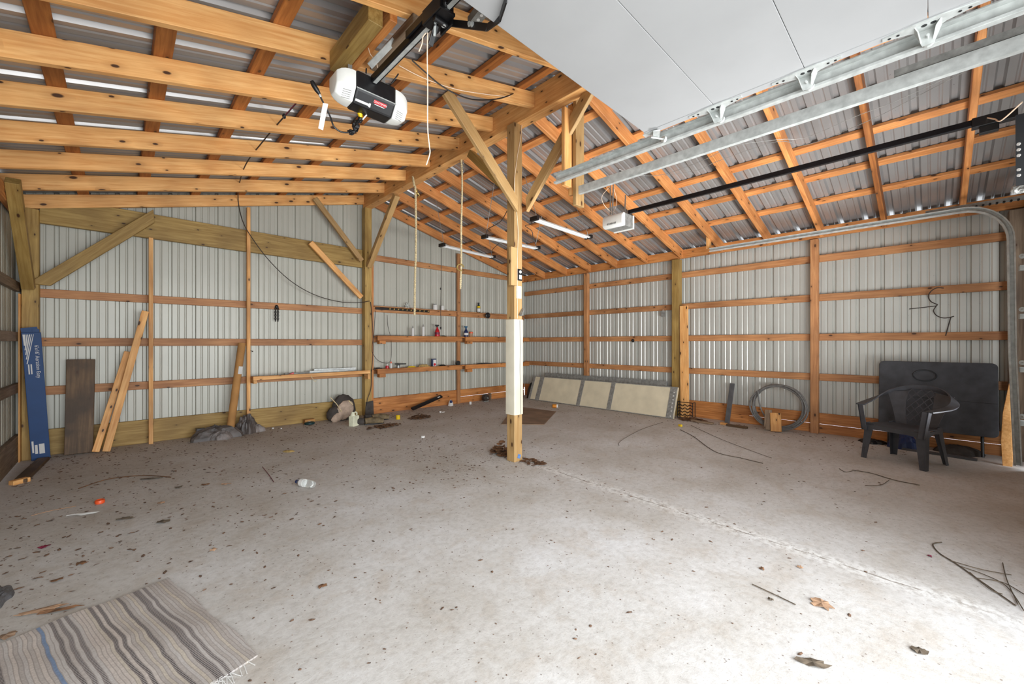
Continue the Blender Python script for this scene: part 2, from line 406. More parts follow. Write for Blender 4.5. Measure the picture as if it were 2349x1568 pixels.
def empty(name, loc, label, cat, group=None, rz=0.0):
    o = bpy.data.objects.new(name, None); C.objects.link(o); o.location = Vector(loc)*S; o.rotation_euler = (0,0,rz)
    o.empty_display_size = .1
    return tag(o, label, cat, group)
def lumber(name, p0, p1, w, h, mat, label=None, cat='board', group=None, up=(0,0,1), c0=0.0, c1=0.0, parent=None, bev=.0035):
    """one board with its grain along its length; w across, h along up; c0/c1 slope the end cuts"""
    p0 = Vector(p0); p1 = Vector(p1); Ln = (p1-p0).length; m3 = frame(p1-p0, up)
    vs = []
    for sx in (0, 1):
        for sy, sz in ((-1,-1),(1,-1),(1,1),(-1,1)):
            x = sx*Ln + (c1 if sx else c0)*sz*h/2
            vs.append((x*S, sy*w/2*S, sz*h/2*S))
    bm = bmesh.new(); bv = [bm.verts.new(v) for v in vs]
    for f in ((3,2,1,0),(4,5,6,7),(0,1,5,4),(1,2,6,5),(2,3,7,6),(3,0,4,7)): bm.faces.new([bv[i] for i in f])
    bmesh.ops.recalc_face_normals(bm, faces=bm.faces)
    bmesh.ops.bevel(bm, geom=list(bm.edges), offset=bev*S, segments=1, affect='EDGES')
    me = bpy.data.meshes.new(name); bm.to_mesh(me); bm.free(); me.materials.append(M[mat])
    o = bpy.data.objects.new(name, me); C.objects.link(o)
    w4 = Matrix.Translation(p0*S) @ m3.to_4x4()
    if parent is not None:
        o.parent = parent; w4 = parent.matrix_basis.inverted() @ w4
    o.matrix_basis = w4
    if label: tag(o, label, cat, group)
    return o
def copy_tree(o, loc=None, rot=None, label=None, parent=None):
    c = o.copy(); C.objects.link(c)
    if parent is not None: c.parent = parent
    if loc is not None: c.location = Vector(loc)*S
    if rot is not None: c.rotation_euler = rot
    if label: c['label'] = label
    for ch in list(o.children): copy_tree(ch, parent=c)
    return c
def smoothpts(pts, n=8):     # Catmull-Rom through the points
    pts = [Vector(p) for p in pts]; out = []
    q = [pts[0]] + pts + [pts[-1]]
    for i in range(1, len(q)-2):
        for k in range(n):
            t = k/n
            out.append(.5*((2*q[i]) + (-q[i-1]+q[i+1])*t + (2*q[i-1]-5*q[i]+4*q[i+1]-q[i+2])*t*t + (-q[i-1]+3*q[i]-3*q[i+1]+q[i+2])*t**3))
    out.append(pts[-1]); return out
def text_on(txt, size, mat, parent, center, xdir, ydir, depth=.0015):
    cu = bpy.data.curves.new('printed_text', 'FONT'); cu.body = txt; cu.size = size*S; cu.extrude = depth*S*.5
    cu.align_x = 'CENTER'; cu.align_y = 'CENTER'; cu.materials.append(M[mat])
    tmp = bpy.data.objects.new('tmp_text', cu); C.objects.link(tmp); bpy.context.view_layer.update()
    me = bpy.data.meshes.new_from_object(tmp.evaluated_get(bpy.context.evaluated_depsgraph_get()))
    bpy.data.objects.remove(tmp); me.name = 'printed_text'
    o = bpy.data.objects.new('printed_text', me); C.objects.link(o)
    x = Vector(xdir).normalized(); y = Vector(ydir); y = (y - x*y.dot(x)).normalized(); z = x.cross(y)
    w4 = Matrix.Translation(Vector(center)*S) @ Matrix((x, y, z)).transposed().to_4x4()
    o.parent = parent; o.matrix_basis = parent.matrix_basis.inverted() @ w4
    return o
ORD = ['first','second','third','fourth','fifth','sixth','seventh','eighth','ninth','tenth','eleventh','twelfth','thirteenth','fourteenth']
# ================================================================ the shell
XL, XR, YB, YF = -.80, 7.29, 7.10, -.72      # inner faces of the girts / front wall
PITCH = .2555
def struct(o): o['kind'] = 'structure'; return o

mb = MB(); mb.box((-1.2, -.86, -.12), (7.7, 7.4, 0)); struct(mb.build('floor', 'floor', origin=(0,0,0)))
mb = MB(); mb.box((-14, -16, -.20), (22, -.87, -.05)); struct(mb.build('ground', plain('gravel_drive', (150,146,138), .9, 0, .1, 3), origin=(0,-1,-.2)))

def corrugated(name, o, u, v, out, width, mat, lo, hi, phase, big=False):
    """ribbed steel sheet: u across the ribs, v along them, ribs bulge toward out; lo/hi give the ends along v at u"""
    o, u, v, out = map(Vector, (o, u, v, out))
    prof = [(0, 0), (.009, .026), (.037, .026), (.046, 0), (.094, 0), (.104, .007), (.112, .007), (.122, 0), (.170, 0), (.180, .007), (.188, .007), (.198, 0)]
    if big: prof = [(-.010, 0), (.005, .034), (.041, .034), (.056, 0)] + prof[4:]
    k0 = math.floor((0-phase)/PITCH)-1; pts = []
    k = k0
    while k*PITCH + phase < width + PITCH:
        for a, d in prof:
            x = k*PITCH + phase + a - .023
            if 0 <= x <= width: pts.append((x, d))
        k += 1
    pts = [(0, pts[0][1])] + pts + [(width, pts[-1][1])]
    vs = []; fs = []
    for x, d in pts:
        a = lo(x) if callable(lo) else lo; c = hi(x) if callable(hi) else hi
        for q in (a, c):
            for th in (0, .0012): vs.append(o + u*x + v*q + out*(d+th))
    n = len(pts)
    for i in range(n-1):
        a = i*4; b = a+4
        fs += [(a, a+2, b+2, b), (a+1, b+1, b+3, a+3), (a, b, b+1, a+1), (a+2, a+3, b+3, b+2)]
    m = MB(); m.add(vs, fs)
    return struct(m.build(name, mat, origin=o))
topz = lambda x: min(3.185 + .25*(x-1.0), 4.80 - .25*(x-1.0)) + .02
corrugated('wall_back', (-1.0, YB+.045, 0), (1,0,0), (0,0,1), (0,1,0), 8.42, 'wall_b', lambda x: .19 if x-1.0 > 4.6 else .02, topz, 1.0-.538)
corrugated('wall_right', (XR+.045, -.80, 0), (0,1,0), (0,0,1), (1,0,0), 8.05, 'wall', .19, 2.97, 1.0)
corrugated('wall_left', (XL-.045, -.70, 0), (0,1,0), (0,0,1), (-1,0,0), 7.95, 'wall_dark', .02, 2.965, .2)
# roof sheets lie on the purlins, ribs running down the slope
def roof_sheet(name, x0, x1, zf, out, phase):
    p0 = Vector((x0, -.85, zf(x0))); p1 = Vector((x1, -.85, zf(x1))); d = p1-p0
    return corrugated(name, p0, (0,1,0), d.normalized(), out, 8.25, 'roof', 0, d.length, phase, big=True)
RO = .199
roof_sheet('ceiling', -1.0, 3.235, lambda x: 2.997+RO+.25*x, Vector((-.2425,0,.9701)), .177)
roof_sheet('ceiling', 7.50, 3.225, lambda x: 4.613+RO-.25*x, Vector((.2425,0,.9701)), .85+.114)
# front wall: header over the doorways and the piers beside them
mb = MB()
mb.poly([(-.9,YF-.04,2.72),(7.4,YF-.04,2.72),(7.4,YF-.04,2.93),(3.23,YF-.04,3.98),(-.9,YF-.04,2.94)], (0,-.05,0))
mb.box((-.9,YF-.09,0),(-.56,YF-.04,2.72)); mb.box((2.86,YF-.09,0),(3.10,YF-.04,2.72)); mb.box((6.78,YF-.09,0),(7.36,YF-.04,2.72))
struct(mb.build('wall_front', 'galv_dull'))

# ================================================================ timber frame
g = 'wall girts'
LW, RW, BW = 'left wall', 'right wall', 'back wall'
# back wall, left bay and right bay girts
for i, z in enumerate((1.925, 1.362, .80)):
    nm = ('top', 'middle', 'lowest')[i]
    lumber('girt', (XL+.02, YB+.02, z-.05), (3.12, YB+.02, z-.05), .04, .10, 'girt', '%s horizontal pine girt on the back wall left of the ridge post' % nm, 'girt', g)
for i, z in enumerate((2.918, 1.975)):
    lumber('girt', (3.28, YB+.02, z-.052), (XR-.01, YB+.02, z-.052), .04, .105, 'girt',
           ('high pine girt on the back wall right of the ridge post', 'pine girt carrying the magnetic tool strip on the back wall')[i], 'girt', g)
lumber('girt', (3.28, YB+.02, 1.36), (XR-.01, YB+.02, 1.36), .04, .09, 'girt', 'pine girt behind the middle shelf on the back wall', 'girt', g)
lumber('girt', (3.28, YB+.02, .78), (XR-.01, YB+.02, .78), .04, .09, 'girt', 'pine girt behind the lowest shelf on the back wall', 'girt', g)
# skirt boards
sk = 'bottom skirt boards'
lumber('skirt_board', (XL+.02, YB+.02, .152), (3.12, YB+.02, .152), .04, .300, 'olive', 'wide olive treated skirt board along the foot of the back wall left bay', 'board', sk)
lumber('skirt_board', (3.28, YB+.02, .215), (XR-.01, YB+.02, .215), .04, .150, 'orange', 'upper orange skirt board along the foot of the back wall right bay', 'board', sk)
lumber('skirt_board', (3.28, YB+.02, .070), (5.24, YB+.02, .070), .04, .139, 'orange', 'lower orange skirt board behind the black scabbard', 'board', sk)
lumber('skirt_board', (5.24, YB+.02, .0665), (XR-.01, YB+.02, .0665), .04, .133, 'orange', 'lower orange skirt board below the bright gap near the far corner', 'board', sk)
lumber('skirt_board', (XR+.02, -.72, .208), (XR+.02, YB-.01, .208), .04, .154, 'orange', 'upper orange skirt board along the foot of the right wall', 'board', sk)
lumber('skirt_board', (XR+.02, 2.05, .065), (XR+.02, YB-.01, .065), .04, .130, 'orange', 'lower orange skirt board behind the leaned cream panels', 'board', sk)
lumber('skirt_board', (XR+.02, -.72, .0625), (XR+.02, 2.05, .0625), .04, .125, 'orange', 'lower orange skirt board below the bright gap behind the chair', 'board', sk)
lumber('skirt_board', (XL-.02, 4.6, .15), (XL-.02, YB-.02, .15), .04, .28, 'weather', 'dirty skirt board along the foot of the left wall', 'board', sk)
# right wall girts
for i, z in enumerate((2.575, 2.008, 1.435, .857)):
    lumber('girt', (XR+.02, -.72, z-.05), (XR+.02, YB-.01, z-.05), .04, .10, 'girt', '%s horizontal pine girt running the length of the right wall' % ('topmost','second from top','third from top','lowest')[i], 'girt', g)
# left wall girts
for i, z in enumerate((1.97, 1.42, .86)):
    lumber('girt', (XL-.02, 4.6, z-.05), (XL-.02, YB-.02, z-.05), .04, .10, 'weather', '%s weathered girt on the dark left wall' % ('top','middle','lowest')[i], 'girt', g)
# eave headers
lumber('eave_header', (7.225, -.72, 2.885), (7.225, YB-.02, 2.885), .05, .15, 'orange', 'orange header board along the top of the right wall', 'header')
lumber('eave_header', (7.275, -.72, 2.935), (7.275, YB-.02, 2.935), .04, .075, 'pine_dark', 'thin upper board on the right wall header under the roof ribs', 'header')
lumber('eave_header', (XL, 4.0, 2.72), (XL, YB-.14, 2.72), .05, .14, 'pine_dark', 'header board along the top of the left wall', 'header')
# rafters
YS = [7.06, 6.28, 5.58, 4.91, 4.23, 3.58, 2.92, 2.25, 1.58, .91, .25, -.42]
for i, y in enumerate(YS):
    zc = .0765
    a = Vector((XL-.05, y, 2.997+.25*(XL-.05)+zc)); b = Vector((3.128, y, 2.997+.25*3.128+zc))
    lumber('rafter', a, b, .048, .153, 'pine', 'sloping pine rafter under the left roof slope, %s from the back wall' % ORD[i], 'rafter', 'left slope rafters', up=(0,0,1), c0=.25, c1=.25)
YSR = [7.06, 6.35, 5.70, 5.06, 4.42, 3.76, 3.10, 2.42, 1.74, 1.09, .43, -.25]
for i, y in enumerate(YSR):
    a = Vector((3.262, y, 4.613-.25*3.262+zc)); b = Vector((7.198, y, 4.613-.25*7.198+zc))
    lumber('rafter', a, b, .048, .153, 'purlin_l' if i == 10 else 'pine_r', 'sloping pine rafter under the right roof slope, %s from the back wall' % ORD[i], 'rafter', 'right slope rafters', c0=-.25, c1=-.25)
# purlins, laid flat over the rafters
for i, x in enumerate((-.32, .20, .74, 1.27, 1.81, 2.36, 2.93)):
    z = 2.997+.25*x+.153+.022
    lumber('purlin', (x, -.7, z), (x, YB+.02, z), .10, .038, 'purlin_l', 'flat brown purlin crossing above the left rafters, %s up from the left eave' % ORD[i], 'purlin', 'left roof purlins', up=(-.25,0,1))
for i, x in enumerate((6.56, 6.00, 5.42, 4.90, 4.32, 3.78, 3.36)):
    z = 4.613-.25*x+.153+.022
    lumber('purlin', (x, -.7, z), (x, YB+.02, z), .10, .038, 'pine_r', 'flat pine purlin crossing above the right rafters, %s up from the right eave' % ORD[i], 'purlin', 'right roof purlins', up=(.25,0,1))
# ridge beam
lumber('ridge_beam', (3.195, -.70, 3.845), (3.195, 7.09, 3.845), .13, .27, 'pine', 'deep ridge beam running from the doorway to the back wall on posts', 'beam')
lumber('lintel_beam', (-.66, YB-.03, 2.825), (3.10, YB-.03, 2.80), .06, .315, 'olive', 'wide olive treated beam spanning the left bay of the back wall', 'beam')

# posts and studs
def post(name, x0, x1, y0, y1, z0, z1, mat, label, cat='post', group=None):
    w, h = x1-x0, y1-y0; c = ((x0+x1)/2, (y0+y1)/2)
    return lumber(name, (c[0], c[1], z0), (c[0], c[1], z1), w, h, mat, label, cat, group, up=(0,1,0))
post('post', 3.085, 3.205, 3.155, 3.275, 0, 3.71, 'pale', 'pale square centre post standing in the middle of the floor')
post('post', 3.115, 3.24, 6.97, 7.095, 0, 3.71, 'olive', 'olive treated post at the back wall carrying the ridge beam')
post('stud', 3.242, 3.285, 6.99, 7.095, .0, 2.80, 'orange', 'orange stud fixed to the right side of the back ridge post', 'stud')
post('post', -.785, -.66, 6.97, 7.095, 0, 2.80, 'olive', 'olive corner post behind the blue carton')
post('stud', -.80+.0, -.787, 6.90, 7.09, 0, 1.84, 'pine', 'thin orange board beside the left corner post', 'stud')
for x, z1, lb in ((.284, 2.66, 'narrow stud on the back wall right of the leaning boards'), (1.36, 3.30, 'tall narrow stud on the back wall beside the cardboard tube')):
    post('stud', x-.022, x+.022, 6.985, 7.04, .0, z1, 'pine', lb, 'stud', 'back wall studs')
post('stud', 5.235-.04, 5.235+.04, 7.055, 7.098, .0, 3.22, 'girt', 'stud behind the shelves at the right part of the back wall', 'stud', 'back wall studs')
post('post', 7.16, 7.285, 3.13, 3.26, 0, 2.80, 'olive', 'square treated post against the right wall behind the leaned panels')
post('stud', 7.20, 7.285, 1.13, 1.225, 0, 2.80, 'girt', 'stud on the right wall between the pipe coil and the dark table', 'stud', 'right wall studs')
post('stud', 7.20, 7.285, 5.13, 5.225, 0, 2.80, 'girt', 'stud on the right wall near the far corner', 'stud', 'right wall studs')
post('post', 7.12, 7.26, -.73, -.60, 0, 2.78, 'weather', 'weathered jamb post beside the closed garage door')
# knee braces
bg = 'diagonal knee braces'
lumber('brace', (-.655, 6.955, 1.955), (.31, 6.955, 2.93), .045, .125, 'olive', 'olive diagonal brace from the left corner post up to the lintel beam', 'brace', bg, c0=-.9, c1=.9)
a = fy(722, 455, 6.94); b = fy(830, 598, 6.94)
lumber('brace', a, b, .045, .085, 'pale', 'upper diagonal brace reaching the back ridge post from the left', 'brace', bg)
a = fy(712, 556, 6.94); b = fy(829, 682, 6.94)
lumber('brace', a, b, .045, .085, 'pine', 'lower diagonal brace reaching the back ridge post from the left', 'brace', bg)
lumber('brace', (3.17, 5.93, 3.66), (3.17, 6.93, 2.66), .09, .085, 'pale', 'diagonal brace from the back ridge post forward up to the ridge beam', 'brace', bg)
lumber('brace', (XL+.075, 6.89, 1.90), (XL+.075, 5.98, 2.82), .095, .10, 'olive', 'thick olive brace leaning from the left corner post along the left wall', 'brace', bg, c0=-.5)
# braces of the centre post
lumber('brace', (3.10, 3.135, 2.80), (2.18, 3.135, 3.635), .042, .115, 'pale', 'pale diagonal brace rising left from the centre post', 'brace', bg, c0=.9, c1=.0)
lumber('brace', (3.228, 3.10, 2.82), (3.228, 2.24, 3.74), .045, .115, 'pale', 'pale diagonal brace rising from the centre post toward the doorway', 'brace', bg, c0=.9)
lumber('brace', (3.15, 3.345, 3.05), (3.15, 4.0, 3.66), .085, .09, 'olive', 'short olive brace behind the centre post up to the ridge beam', 'brace', bg)
# ================================================================ garage doors
ZT = 2.78
def hinge_bracket(parent, c, far=False):
    """galvanised hinge with roller on the underside of the open door; c at the door edge"""
    x, y, z = c
    m = MB()
    m.poly([(x-.035,y-.155,z),(x-.012,y-.155,z),(x+.012,y-.06,z),(x+.03,y-.04,z),(x+.03,y+.04,z),(x+.012,y+.06,z),(x-.012,y+.155,z),(x-.035,y+.155,z),(x-.05,y+.05,z),(x-.05,y-.05,z)], (0,0,-.006))
    m.poly([(x+.028,y-.045,z-.006),(x+.028,y+.045,z-.006),(x+.028,y+.02,z-.075),(x+.028,y-.02,z-.075)], (.005,0,0))
    m.poly([(x-.03,y-.045,z-.006),(x+.028,y-.045,z-.006),(x+.028,y-.02,z-.06),(x-.01,y-.03,z-.02)], (0,.005,0))
    m.poly([(x-.03,y+.04,z-.006),(x+.028,y+.04,z-.006),(x+.028,y+.02,z-.06),(x-.01,y+.03,z-.02)], (0,.005,0))
    m.cyl((x+.0,y,z-.045),(x+.085,y,z-.035), .006, 8); m.cyl((x+.072,y,z-.036),(x+.09,y,z-.036), .024, 14)
    hb = m.build('hinge_bracket', 'galv', parent, bevel=0)
    h = MB()
    for dy, dx in ((-.018,-.018),(.012,-.018)): h.cyl((x+dx,y+dy,z-.0075),(x+dx,y+dy,z-.005), .010, 12)
    for dy in (-.13,-.10,.10,.13): h.cyl((x-.022,y+dy,z-.0085),(x-.022,y+dy,z-.005), .006, 8)
    h.build('bolt_hole', 'black', hb)
# the open door hangs flat above, its sections on the horizontal tracks
D = empty('door_1', (1.18, -.5, ZT), 'big white sectional garage door open overhead on its tracks', 'garage door'); D['kind'] = 'structure'
del D['category']
ys = [1.41, .945, .478, .012, -.45]
for i in range(4):
    m = MB(); m.box((-.42, ys[i+1]+.0012, ZT+.003), (2.70, ys[i]-.0012, ZT+.048)); m.build('door_panel', 'white_paint', D, bevel=.002)
m = MB(); m.box((2.652, -.45, ZT-.0015), (2.703, 1.412, ZT+.0028)); m.build('edge_strip', 'white_paint', D)
for i, y in enumerate(ys[1:4]): hinge_bracket(D, (2.70, y, ZT-.002))
m = MB()
p = Vector((2.69, 1.35, ZT-.003)); m.obox((2.70,1.34,ZT-.02), .055, .022, .004, Matrix.Rotation(.5,3,'Z')); m.obox((2.685,1.385,ZT-.005), .02, .04, .003); m.cyl((2.68,1.37,ZT-.035),(2.79,1.32,ZT-.03), .006, 8); m.cyl((2.775,1.327,ZT-.03),(2.79,1.32,ZT-.03), .022, 14)
m.build('top_roller_bracket', 'galv', D)
# tracks: C-section rails
def track(name, pts, label, face=1, group='garage door tracks', parent=None, w=.075):
    """sheet-metal C channel swept along pts (each pts = (x,y,z)), opening toward -x*face"""
    prof = [(-.012, 0), (0, 0), (0, -w), (-.028, -w), (-.028, -w+.012)]
    prof = [(-.030, .010), (-.030, 0), (0, 0), (0, -w), (-.036, -w), (-.036, -w+.014)]
    vs = []; fs = []; n = len(prof); k = len(pts)
    for i, p in enumerate(pts):
        p = Vector(p); t = Vector(pts[min(i+1,k-1)]) - Vector(pts[max(i-1,0)]); t.normalize()
        up = Vector((1,0,0)).cross(t); up = up if up.z > 0 or abs(up.z) < .01 and up.y > 0 else -up
        for a, b in prof: vs.append(p + Vector((a*face,0,0)) + up*b)
        for a, b in prof: vs.append(p + Vector((a*face,0,0)) + up*b + Vector((.002*face, 0, 0)) - up*.0015)
    for i in range(k-1):
        a = i*2*n; b = a+2*n
        for j in range(n-1):
            fs += [(a+j, a+j+1, b+j+1, b+j), (a+n+j, b+n+j, b+n+j+1, a+n+j+1)]
    m = MB(); m.add(vs, fs); o = m.build(name, 'galv', parent)
    return o
rt = empty('door_track', (2.83, 1.0, ZT), 'steel horizontal track beside the edge of the open white door', 'track', 'garage door tracks')
track('rail', [(2.835, -.5, ZT+.03), (2.835, 2.36, ZT+.03)], '', 1, parent=rt)
m = MB(); m.box((2.795,-.5,ZT+.028),(2.86,2.2,ZT+.034)); m.build('flange', 'galv', rt)
rt = empty('door_track', (3.20, 1.0, ZT), 'steel horizontal track of the second door, next to the open door track', 'track', 'garage door tracks')
track('rail', [(3.17, -.5, ZT+.03), (3.17, 2.36, ZT+.03)], '', -1, parent=rt)
m = MB(); m.bar((3.20,-.5,ZT+.06),(3.20,.15,ZT+.06), .03, .04); m.build('stiffener_angle', 'galv_dull', rt)
# right-hand track of the closed door with its curve
X3 = 6.66
rt = empty('door_track', (X3, 1.0, 0), 'long curved steel track of the closed door along the right wall', 'track', 'garage door tracks')
pts = [(X3, 2.42, 2.775), (X3, -.23, 2.775)]
for k in range(1, 11):
    a = math.pi/2*k/10; pts.append((X3, -.23 - .36*math.sin(a), 2.375 + .40*math.cos(a)))
pts += [(X3, -.60, 1.2), (X3, -.635, .04)]
track('rail', pts, '', 1, parent=rt, w=.046)
m = MB(); m.bar((X3+.03, .05, 2.80), (X3+.03, -.70, 2.80), .035, .04); m.build('perforated_angle', 'galv_dull', rt)
for k in range(14): h = MB(); h.cyl((X3+.045,.0-k*.048,2.782),(X3+.005,.0-k*.048,2.782), .010, 8); h.build('punched_hole', 'black', rt)
for z in (2.05, 1.55, 1.0, .45):
    m = MB(); m.box((X3-.01, -.72, z), (X3+.09, -.63, z+.05)); m.build('wall_bracket', 'galv', rt, bevel=.004)

D2 = empty('door_2', (4.9, YF, 0), 'closed sectional garage door seen edge-on at the right', 'garage door'); D2['kind'] = 'structure'; del D2['category']
for k in range(5):
    m = MB(); m.box((3.12, -.715, .01+k*.545), (6.60, -.67, .545+k*.545)); m.build('door_panel', 'oldwhite', D2, bevel=.003)
m = MB()
for z in (.55, 1.10, 1.645, 2.19):
    m.box((6.50,-.67,z-.06),(6.585,-.66,z+.06)); m.cyl((6.55,-.645,z),(6.65,-.645,z),.007,8); m.cyl((6.632,-.645,z),(6.65,-.645,z),.024,14)
m.build('hinge_bracket', 'galv', D2)

# ================================================================ hanging boards at the track ends
hg = 'short boards hanging from the roof at the track ends'
def hb(px0, py0, px1, py1, y, w, d, mat, label):
    a = fy(px0, py0, y); b = fy(px1, py1, y)
    return lumber('hanging_board', (a.x, y, a.z), (a.x, y, b.z), w, d, mat, label, 'board', hg, up=(0,1,0))
hb(1327, 205, 1318, 470, 2.475, .135, .042, 'pale', 'pale board hanging past the ends of the two tracks, longest of the bunch')
hb(1300, 250, 1300, 428, 2.525, .115, .042, 'pine', 'knotted board hanging just behind the pale one at the track ends')
lumber('hanging_board', (3.30, 2.53, 2.80), (3.30, 2.53, 3.72), .042, .09, 'pine', 'edge-on board hanging beside the pale board at the track ends', 'board', hg, up=(0,1,0))
lumber('hanging_board', (X3+.06, 2.46, 2.79), (X3+.06, 2.46, 3.02), .10, .045, 'pine', 'short upright board holding the far end of the curved track', 'board', hg, up=(0,1,0))

# ================================================================ opener over the open door
def ring_pts(c, r, n, plane='xy'):
    return [Vector(c) + Vector((math.cos(2*math.pi*i/n)*r, math.sin(2*math.pi*i/n)*r, 0)) for i in range(n)]
O = empty('garage_door_opener', (1.235, 2.70, 2.86), 'black opener motor with two white light covers hanging over the rail', 'garage door opener', 'garage door openers')
x0, x1, y0, y1 = 1.10, 1.372, 2.58, 2.79
m = MB()
m.poly([(x0,y0,3.068),(x0,y0,2.950),(x0,y0+.06,2.878),(x0,y1-.05,2.878),(x0,y1,2.95),(x0,y1,3.068)], (x1-x0,0,0))
m.build('housing', 'black', O, bevel=.012)
m = MB(); m.bar((x0-.002,y0-.003,2.952),(x1+.002,y0-.003,2.952),.004,.006); m.build('trim_line', 'galv', O)
for s, xa in ((-1, x0), (1, x1)):
    m = MB(); k = 9; vs = []
    prof = [(y0+.004,3.062),(y0+.004,2.955),(y0+.062,2.883),(y1-.055,2.883),(y1-.004,2.955),(y1-.004,3.062)]
    cy, cz = (y0+y1)/2, 2.975
    rings = []
    for i in range(6):
        t = i/5; q = math.sqrt(max(0, 1-(t*.93)**2.2)); rings.append([(xa + s*(.002+.112*t), cy+(py-cy)*(.40+.60*q), cz+(pz-cz)*(.50+.50*q)) for py, pz in prof])
    n = len(prof); vs = [v for r_ in rings for v in r_]; fs = []
    for i in range(5):
        for j in range(n): fs.append((i*n+j, i*n+(j+1)%n, (i+1)*n+(j+1)%n, (i+1)*n+j))
    fs += [tuple(range(n)), tuple(range(5*n, 6*n))]
    m.add(vs, fs); o = m.build('light_cover', 'white', O, smooth=True, bevel=.008)
    m = MB()
    for q in range(5): m.bar((xa+s*.025, y0+.024+q*.008, 2.928-q*.0095), (xa+s*.075, y0+.036+q*.008, 2.928-q*.0095), .002, .003)
    m.build('vent_slot', 'galv_dull', o)
# badge on the sloped underside
nslope = Vector((0, .088, -.07)); dirs = (Vector((0,.06,-.072))).normalized()
bc = Vector((1.268, y0+.022, 2.950-.022*1.2)); nn = Vector((0,-.072,-.06)).normalized()
m = MB(); m.obox(bc+nn*.002, .044, .011, .0015, Matrix((Vector((1,0,0)), -dirs, nn)).transposed()); m.build('badge', 'red', O)
text_on('CRAFTSMAN', .0165, 'ink', O, bc+nn*.0045, (1,0,0), -dirs)
m = MB(); m.obox(bc+nn*.002+dirs*.016, .035, .002, .001, Matrix((Vector((1,0,0)), -dirs, nn)).transposed()); m.build('badge_line', 'ink', O)
m = MB(); c2 = Vector((1.155, y0+.044, 2.950-.044*1.2)); m.obox(c2+nn*.003, .048, .007, .002, Matrix((Vector((1,0,0)), -dirs, nn)).transposed()); m.obox(c2+nn*.003+Vector((.048,0,0)), .006, .012, .003, Matrix((Vector((1,0,0)), -dirs, nn)).transposed())
m.build('light_tab', 'white', O)
for x, top in ((1.12, 3.23), (1.36, 3.27)):
    m = MB(); m.bar((x, 2.74, 3.06), (x, 2.74, top), .028, .004, up=(0,1,0)); m.build('hanger_strap', 'galv_dull', O)
m = MB(); m.tube(smoothpts([(1.33,2.56,3.07),(1.345,2.53,3.10),(1.36,2.52,3.13)]), .005, 6); m.build('antenna_wire', 'black', O)
m = MB(); m.tube([(1.16,2.58,3.07),(1.16,2.575,3.10)], .005, 6); m.build('antenna_wire', 'black', O)
# rail
RZ = 3.05
Rl = empty('opener_rail', (1.215, 1.0, RZ), 'black and silver rail running from the near opener to the doorway', 'rail', 'opener rails')
m = MB(); m.box((1.193, -.5, RZ-.022), (1.237, 2.585, RZ+.022)); m.build('rail_bar', 'blacksteel', Rl, bevel=.004)
m = MB(); m.box((1.203, -.5, RZ-.0245), (1.227, 2.57, RZ-.0225)); m.build('rail_underside', 'galv', Rl)
m = MB(); m.box((1.178, 1.72, RZ+.0), (1.19, 2.1, RZ+.04)); m.build('chain_guard', 'black', Rl)
T = empty('trolley', (1.215, 1.78, RZ-.05), 'black trolley on the near rail with hanging pull cord', 'trolley')
m = MB(); m.box((1.17,1.73,RZ-.045),(1.26,1.90,RZ-.028)); m.box((1.165,1.73,RZ-.045),(1.178,1.9,RZ+.03)); m.box((1.252,1.75,RZ-.075),(1.264,1.86,RZ+.03)); m.ball((1.20,1.74,RZ+.0),.022,.03,.03); m.cyl((1.175,1.80,RZ-.055),(1.26,1.80,RZ-.055),.016,12)
m.bar((1.215,1.84,RZ-.05),(1.215,1.90,RZ-.13),.03,.012)
m.build('carriage', 'black', T, bevel=.003)
m = MB(); m.bar((1.205,1.835,RZ-.03),(1.215,1.86,RZ-.10),.012,.012); m.cyl((1.235,1.80,RZ-.045),(1.235,1.80,RZ-.07),.012,10); m.build('release_pin', 'galv', T)
# bent arm down to the door top
a0 = fy(1008, 52, 1.70); a1 = fy(1135, 62, 1.52)
m = MB()
arm = smoothpts([(1.27, 1.72, RZ-.045), (1.275, 1.62, RZ-.095), (1.28, 1.52, RZ-.17)], 4) 
A1 = Vector((1.265, 1.775, RZ-.05)); A2 = fz(1118, 63, 2.80); A3 = fz(1147, 42, 2.772); A4 = fz(1162, -4, 2.762)
for p, q in ((A1, A2), (A2, A3), (A3, A4)): m.bar(p, q, .008, .034, up=(0,0,1))
m.build('door_arm', 'black', T, bevel=.002)
m = MB()
for t in (.55, .62): m.cyl(A1.lerp(A2, t)+Vector((-.012,-.01,0)), A1.lerp(A2, t)+Vector((.012,.01,0)), .011, 6)
m.build('arm_bolt', 'galv', T)
# perforated brackets by the door
A = empty('perforated_bracket', fz(1090, 30, 3.0), 'punched steel angle bracket hanging beside the white door', 'bracket')
p0 = fz(1083, 62, 2.98); p1 = fz(1150, -25, 2.98)
m = MB(); m.bar(p0, p1, .05, .004); d = (p1-p0).normalized(); sd = Vector((d.y,-d.x,0))
m.bar(p0+sd*.025+Vector((0,0,.02)), p1+sd*.025+Vector((0,0,.02)), .004, .045); m.build('angle', 'galv_dull', A)
for k in range(9):
    h = MB(); c = p0 + d*(.03+k*.034); h.cyl(c+Vector((0,0,-.0045)), c+Vector((0,0,-.002)), .009, 10); h.build('punched_hole', 'ink', A)
